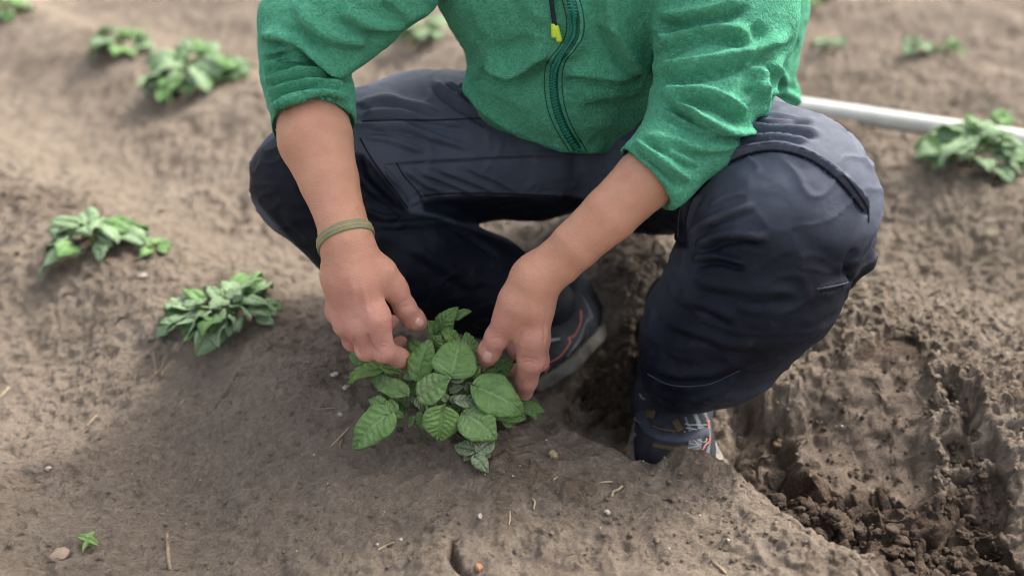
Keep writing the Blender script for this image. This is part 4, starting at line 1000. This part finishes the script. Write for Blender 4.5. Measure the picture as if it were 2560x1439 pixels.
for k, pts in enumerate([[(392,940),(388,915),(385,895)],[(392,940),(378,928),(366,932)],[(392,938),(384,945),(386,952)],[(392,938),(408,925),(414,912)],[(405,945),(412,930),(418,928)]]):
    c = gl(pts, .003); c[:,2] += np.linspace(0, .008 if k in (0,3) else .001, 16); tube('root', c, .0009, M_root, w2, 6)
litter('root', 'root', 'forked tan root left of the front left leaf of the main plant', [(828,1117),(845,1100),(862,1082),(872,1072)], .0016, M_root)
litter('root', 'root', 'thin reddish rootlet beside the forked root by the front left leaf', [(850,1122),(852,1108),(858,1095)], .0011, M_root)
litter('straw', 'straw', 'short pale split straw lying on the left foreground soil', [(217,1067),(228,1055),(242,1040)], .0019, M_straw)
litter('straw', 'straw', 'thin twig lying left of the main plant, above the front left leaf', [(785,1024),(810,1023),(840,1021)], .0010, M_root)
litter('straw', 'straw', 'pale straw at the left edge of the picture', [(0,996),(10,984),(22,970)], .0016, M_straw)
litter('root', 'root', 'long orange brown root sunk upright in the lower left soil', [(418,1335),(420,1370),(422,1400),(426,1425)], .0025, M_root, .0005)
litter('root', 'root', 'hooked tan rootlet on the soil below the front shoe', [(1530,1243),(1533,1230),(1545,1225),(1556,1216)], .0016, M_straw)
litter('straw', 'straw', 'short pale straw just above the hooked rootlet', [(1500,1207),(1515,1206),(1531,1206)], .0012, M_straw)
litter('root', 'root', 'bent pale rootlet in the middle foreground, left of the square chip', [(1330,1248),(1337,1255),(1334,1275)], .0012, M_straw)
litter('straw', 'straw', 'pale straw on the soil left of the dark crack', [(945,1376),(965,1365),(985,1357)], .0012, M_straw)
litter('straw', 'straw', 'upright dry stalk just right of the dark crack', [(1275,1280),(1275,1300),(1272,1314)], .0009, M_straw, .002)
litter('straw', 'straw', 'tiny pale straw under the yellowish clod', [(1383,1201),(1388,1197),(1394,1194)], .0010, M_straw)
litter('straw', 'straw', 'dark dry twig on the lit soil at the lower right edge of the ridge', [(1780,1405),(1800,1420),(1815,1436)], .0016, M_root)
litter('straw', 'straw', 'thin pinkish straw on the ridge, middle left', [(450,1012),(457,1004),(460,998)], .0009, M_straw)
def stone(px, py, rpx, m, label, name='stone', grp=None, seed=1, sq=(1,.8,.6)):
    q = GH(px, py); r = rpx*((q-C0)@FW)/FPX; v, f = blob(r, seed, 3, sq, .45); b = MB(); b.add(v, f); me = b.mesh(name); me.materials.append(m)
    o = bpy.data.objects.new(name, me); COL.objects.link(o); o.location = tuple(q+np.array([0,0,r*.25])); o.rotation_euler.z = seed*1.3; tag(o, label, 'stone', grp); return o
stone(1385, 1142, 17, M_stone_b, 'yellowish crumbly clod right of the grey dusty sprig of the main plant', 'clod', None, 3, (1,.8,.8))
stone(1195, 1420, 13, M_stone_o, 'orange brown lump of earth at the bottom edge below the dark crack', 'clod', None, 5, (.7,1,.8))
stone(1565, 1127, 10, M_stone_o, 'orange stone lying at the left side of the front shoe', 'stone', None, 8, (1.4,.7,.6))
stone(1517, 1281, 9, M_stone, 'square pale chip of stone in the middle foreground', 'stone', None, 11, (1,.9,.6))
stone(863, 970, 11, M_stone, 'grey pebble left of the main plant below its curled leaf', 'stone', None, 13)
stone(838, 937, 10, M_stone, 'crumbly whitish stone just below the wristband hand', 'stone', None, 15)
stone(852, 1037, 7, M_stone, 'small grey pebble between the thin twig and the front left leaf', 'stone', None, 17)
stone(122, 1172, 8, M_stone, 'bright white stone on the left foreground soil', 'stone', None, 19)
stone(150, 1390, 26, mat_simple('pinkish_stone', (.26,.19,.14), .9), 'flat smooth brown stone half sunk in the lower left corner', 'stone', None, 21, (1,.9,.3))
stone(1201, 1291, 8, M_stone, 'round whitish shell-like pebble right above the dark crack', 'stone', None, 23)
stone(1002, 1350, 6, M_stone, 'white chip above the pale straw left of the crack', 'stone', None, 24)
stone(943, 1361, 5, M_stone, 'small white chip left of the pale straw by the crack', 'stone', None, 25)
stone(360, 690, 12, M_stone, 'pale blurred stone between the two middle left plants', 'stone', None, 27)
stone(1945, 1110, 12, mat_simple('clod_brown', (.24,.17,.11), .9), 'brown clod balanced on top of the trench rubble right of the front shoe', 'clod', None, 29, (1,1,.9))
# tiny pale pebbles
tp = [blob(1, 40+i, 1, (1,.8,.6), .3) for i in range(3)]; tms = []
for v_, f_ in tp:
    b = MB(); b.add(v_*.0016, f_); me = b.mesh('pebble'); me.materials.append(M_stone); tms.append(me)
spots = [(755,1135),(785,1137),(768,1120),(1365,1100),(1300,1164),(1282,1190),(1608,1153),(1672,1372),(1619,1382),(1592,1264),(1385,1185),(1213,1186),(466,1309),(419,1276),(296,1040),(605,1071),(410,1155),(700,1100),
         (770,905),(500,1200),(741,1377),(1017,1435),(1073,1164),(1510,1178),(2055,1055),(2090,1065),(2218,1000),(2225,1012),(2105,1065),(2130,985),(2230,1150),(2215,1160),(1915,1330),(2340,943),(1890,1340),(555,1000),
         (112,1350),(371,1190),(330,1185),(820,1210),(880,1250),(1500,1320),(1750,1290),(1820,1350),(640,1290),(960,1280)]
for i, (x_, y_2) in enumerate(spots):
    q = GH(x_, y_2); o = bpy.data.objects.new('pebble', tms[i % 3]); COL.objects.link(o); o.location = tuple(q+np.array([0,0,.0006])); s_ = .6+.8*nr.rand(); o.scale = (s_, s_, s_); o.rotation_euler.z = i
    tag(o, 'tiny whitish pebble lying loose on the brown soil', 'pebble', 'tiny pale pebbles strewn on the soil')

# white irrigation pipe behind the person
pa, pb = PZ(1990, 268, .014), PZ(2560, 350, .014); dr = (pb-pa)/np.linalg.norm(pb-pa)
zc_ = .012
A_ = pa - dr*.45; B_ = pb + dr*2.5
pts = [A_+(B_-A_)*t for t in np.linspace(0, 1, 30)]
for p in pts: p[2] = zc_ + .004*math.sin(p[0]*3)
pr_ = empty('irrigation_pipe', pts[0]); tag(pr_, 'white plastic pipe lying across the ridges behind the right knee', 'pipe')
tube('pipe', pts, .020, M_pipe, pr_, 20)
cpt = pa + dr*1.9; tube('coupling', [np.array([*(cpt)[:2], zc_]), np.array([*(cpt+dr*.09)[:2], zc_])], .024, M_pipe, pr_, 20)
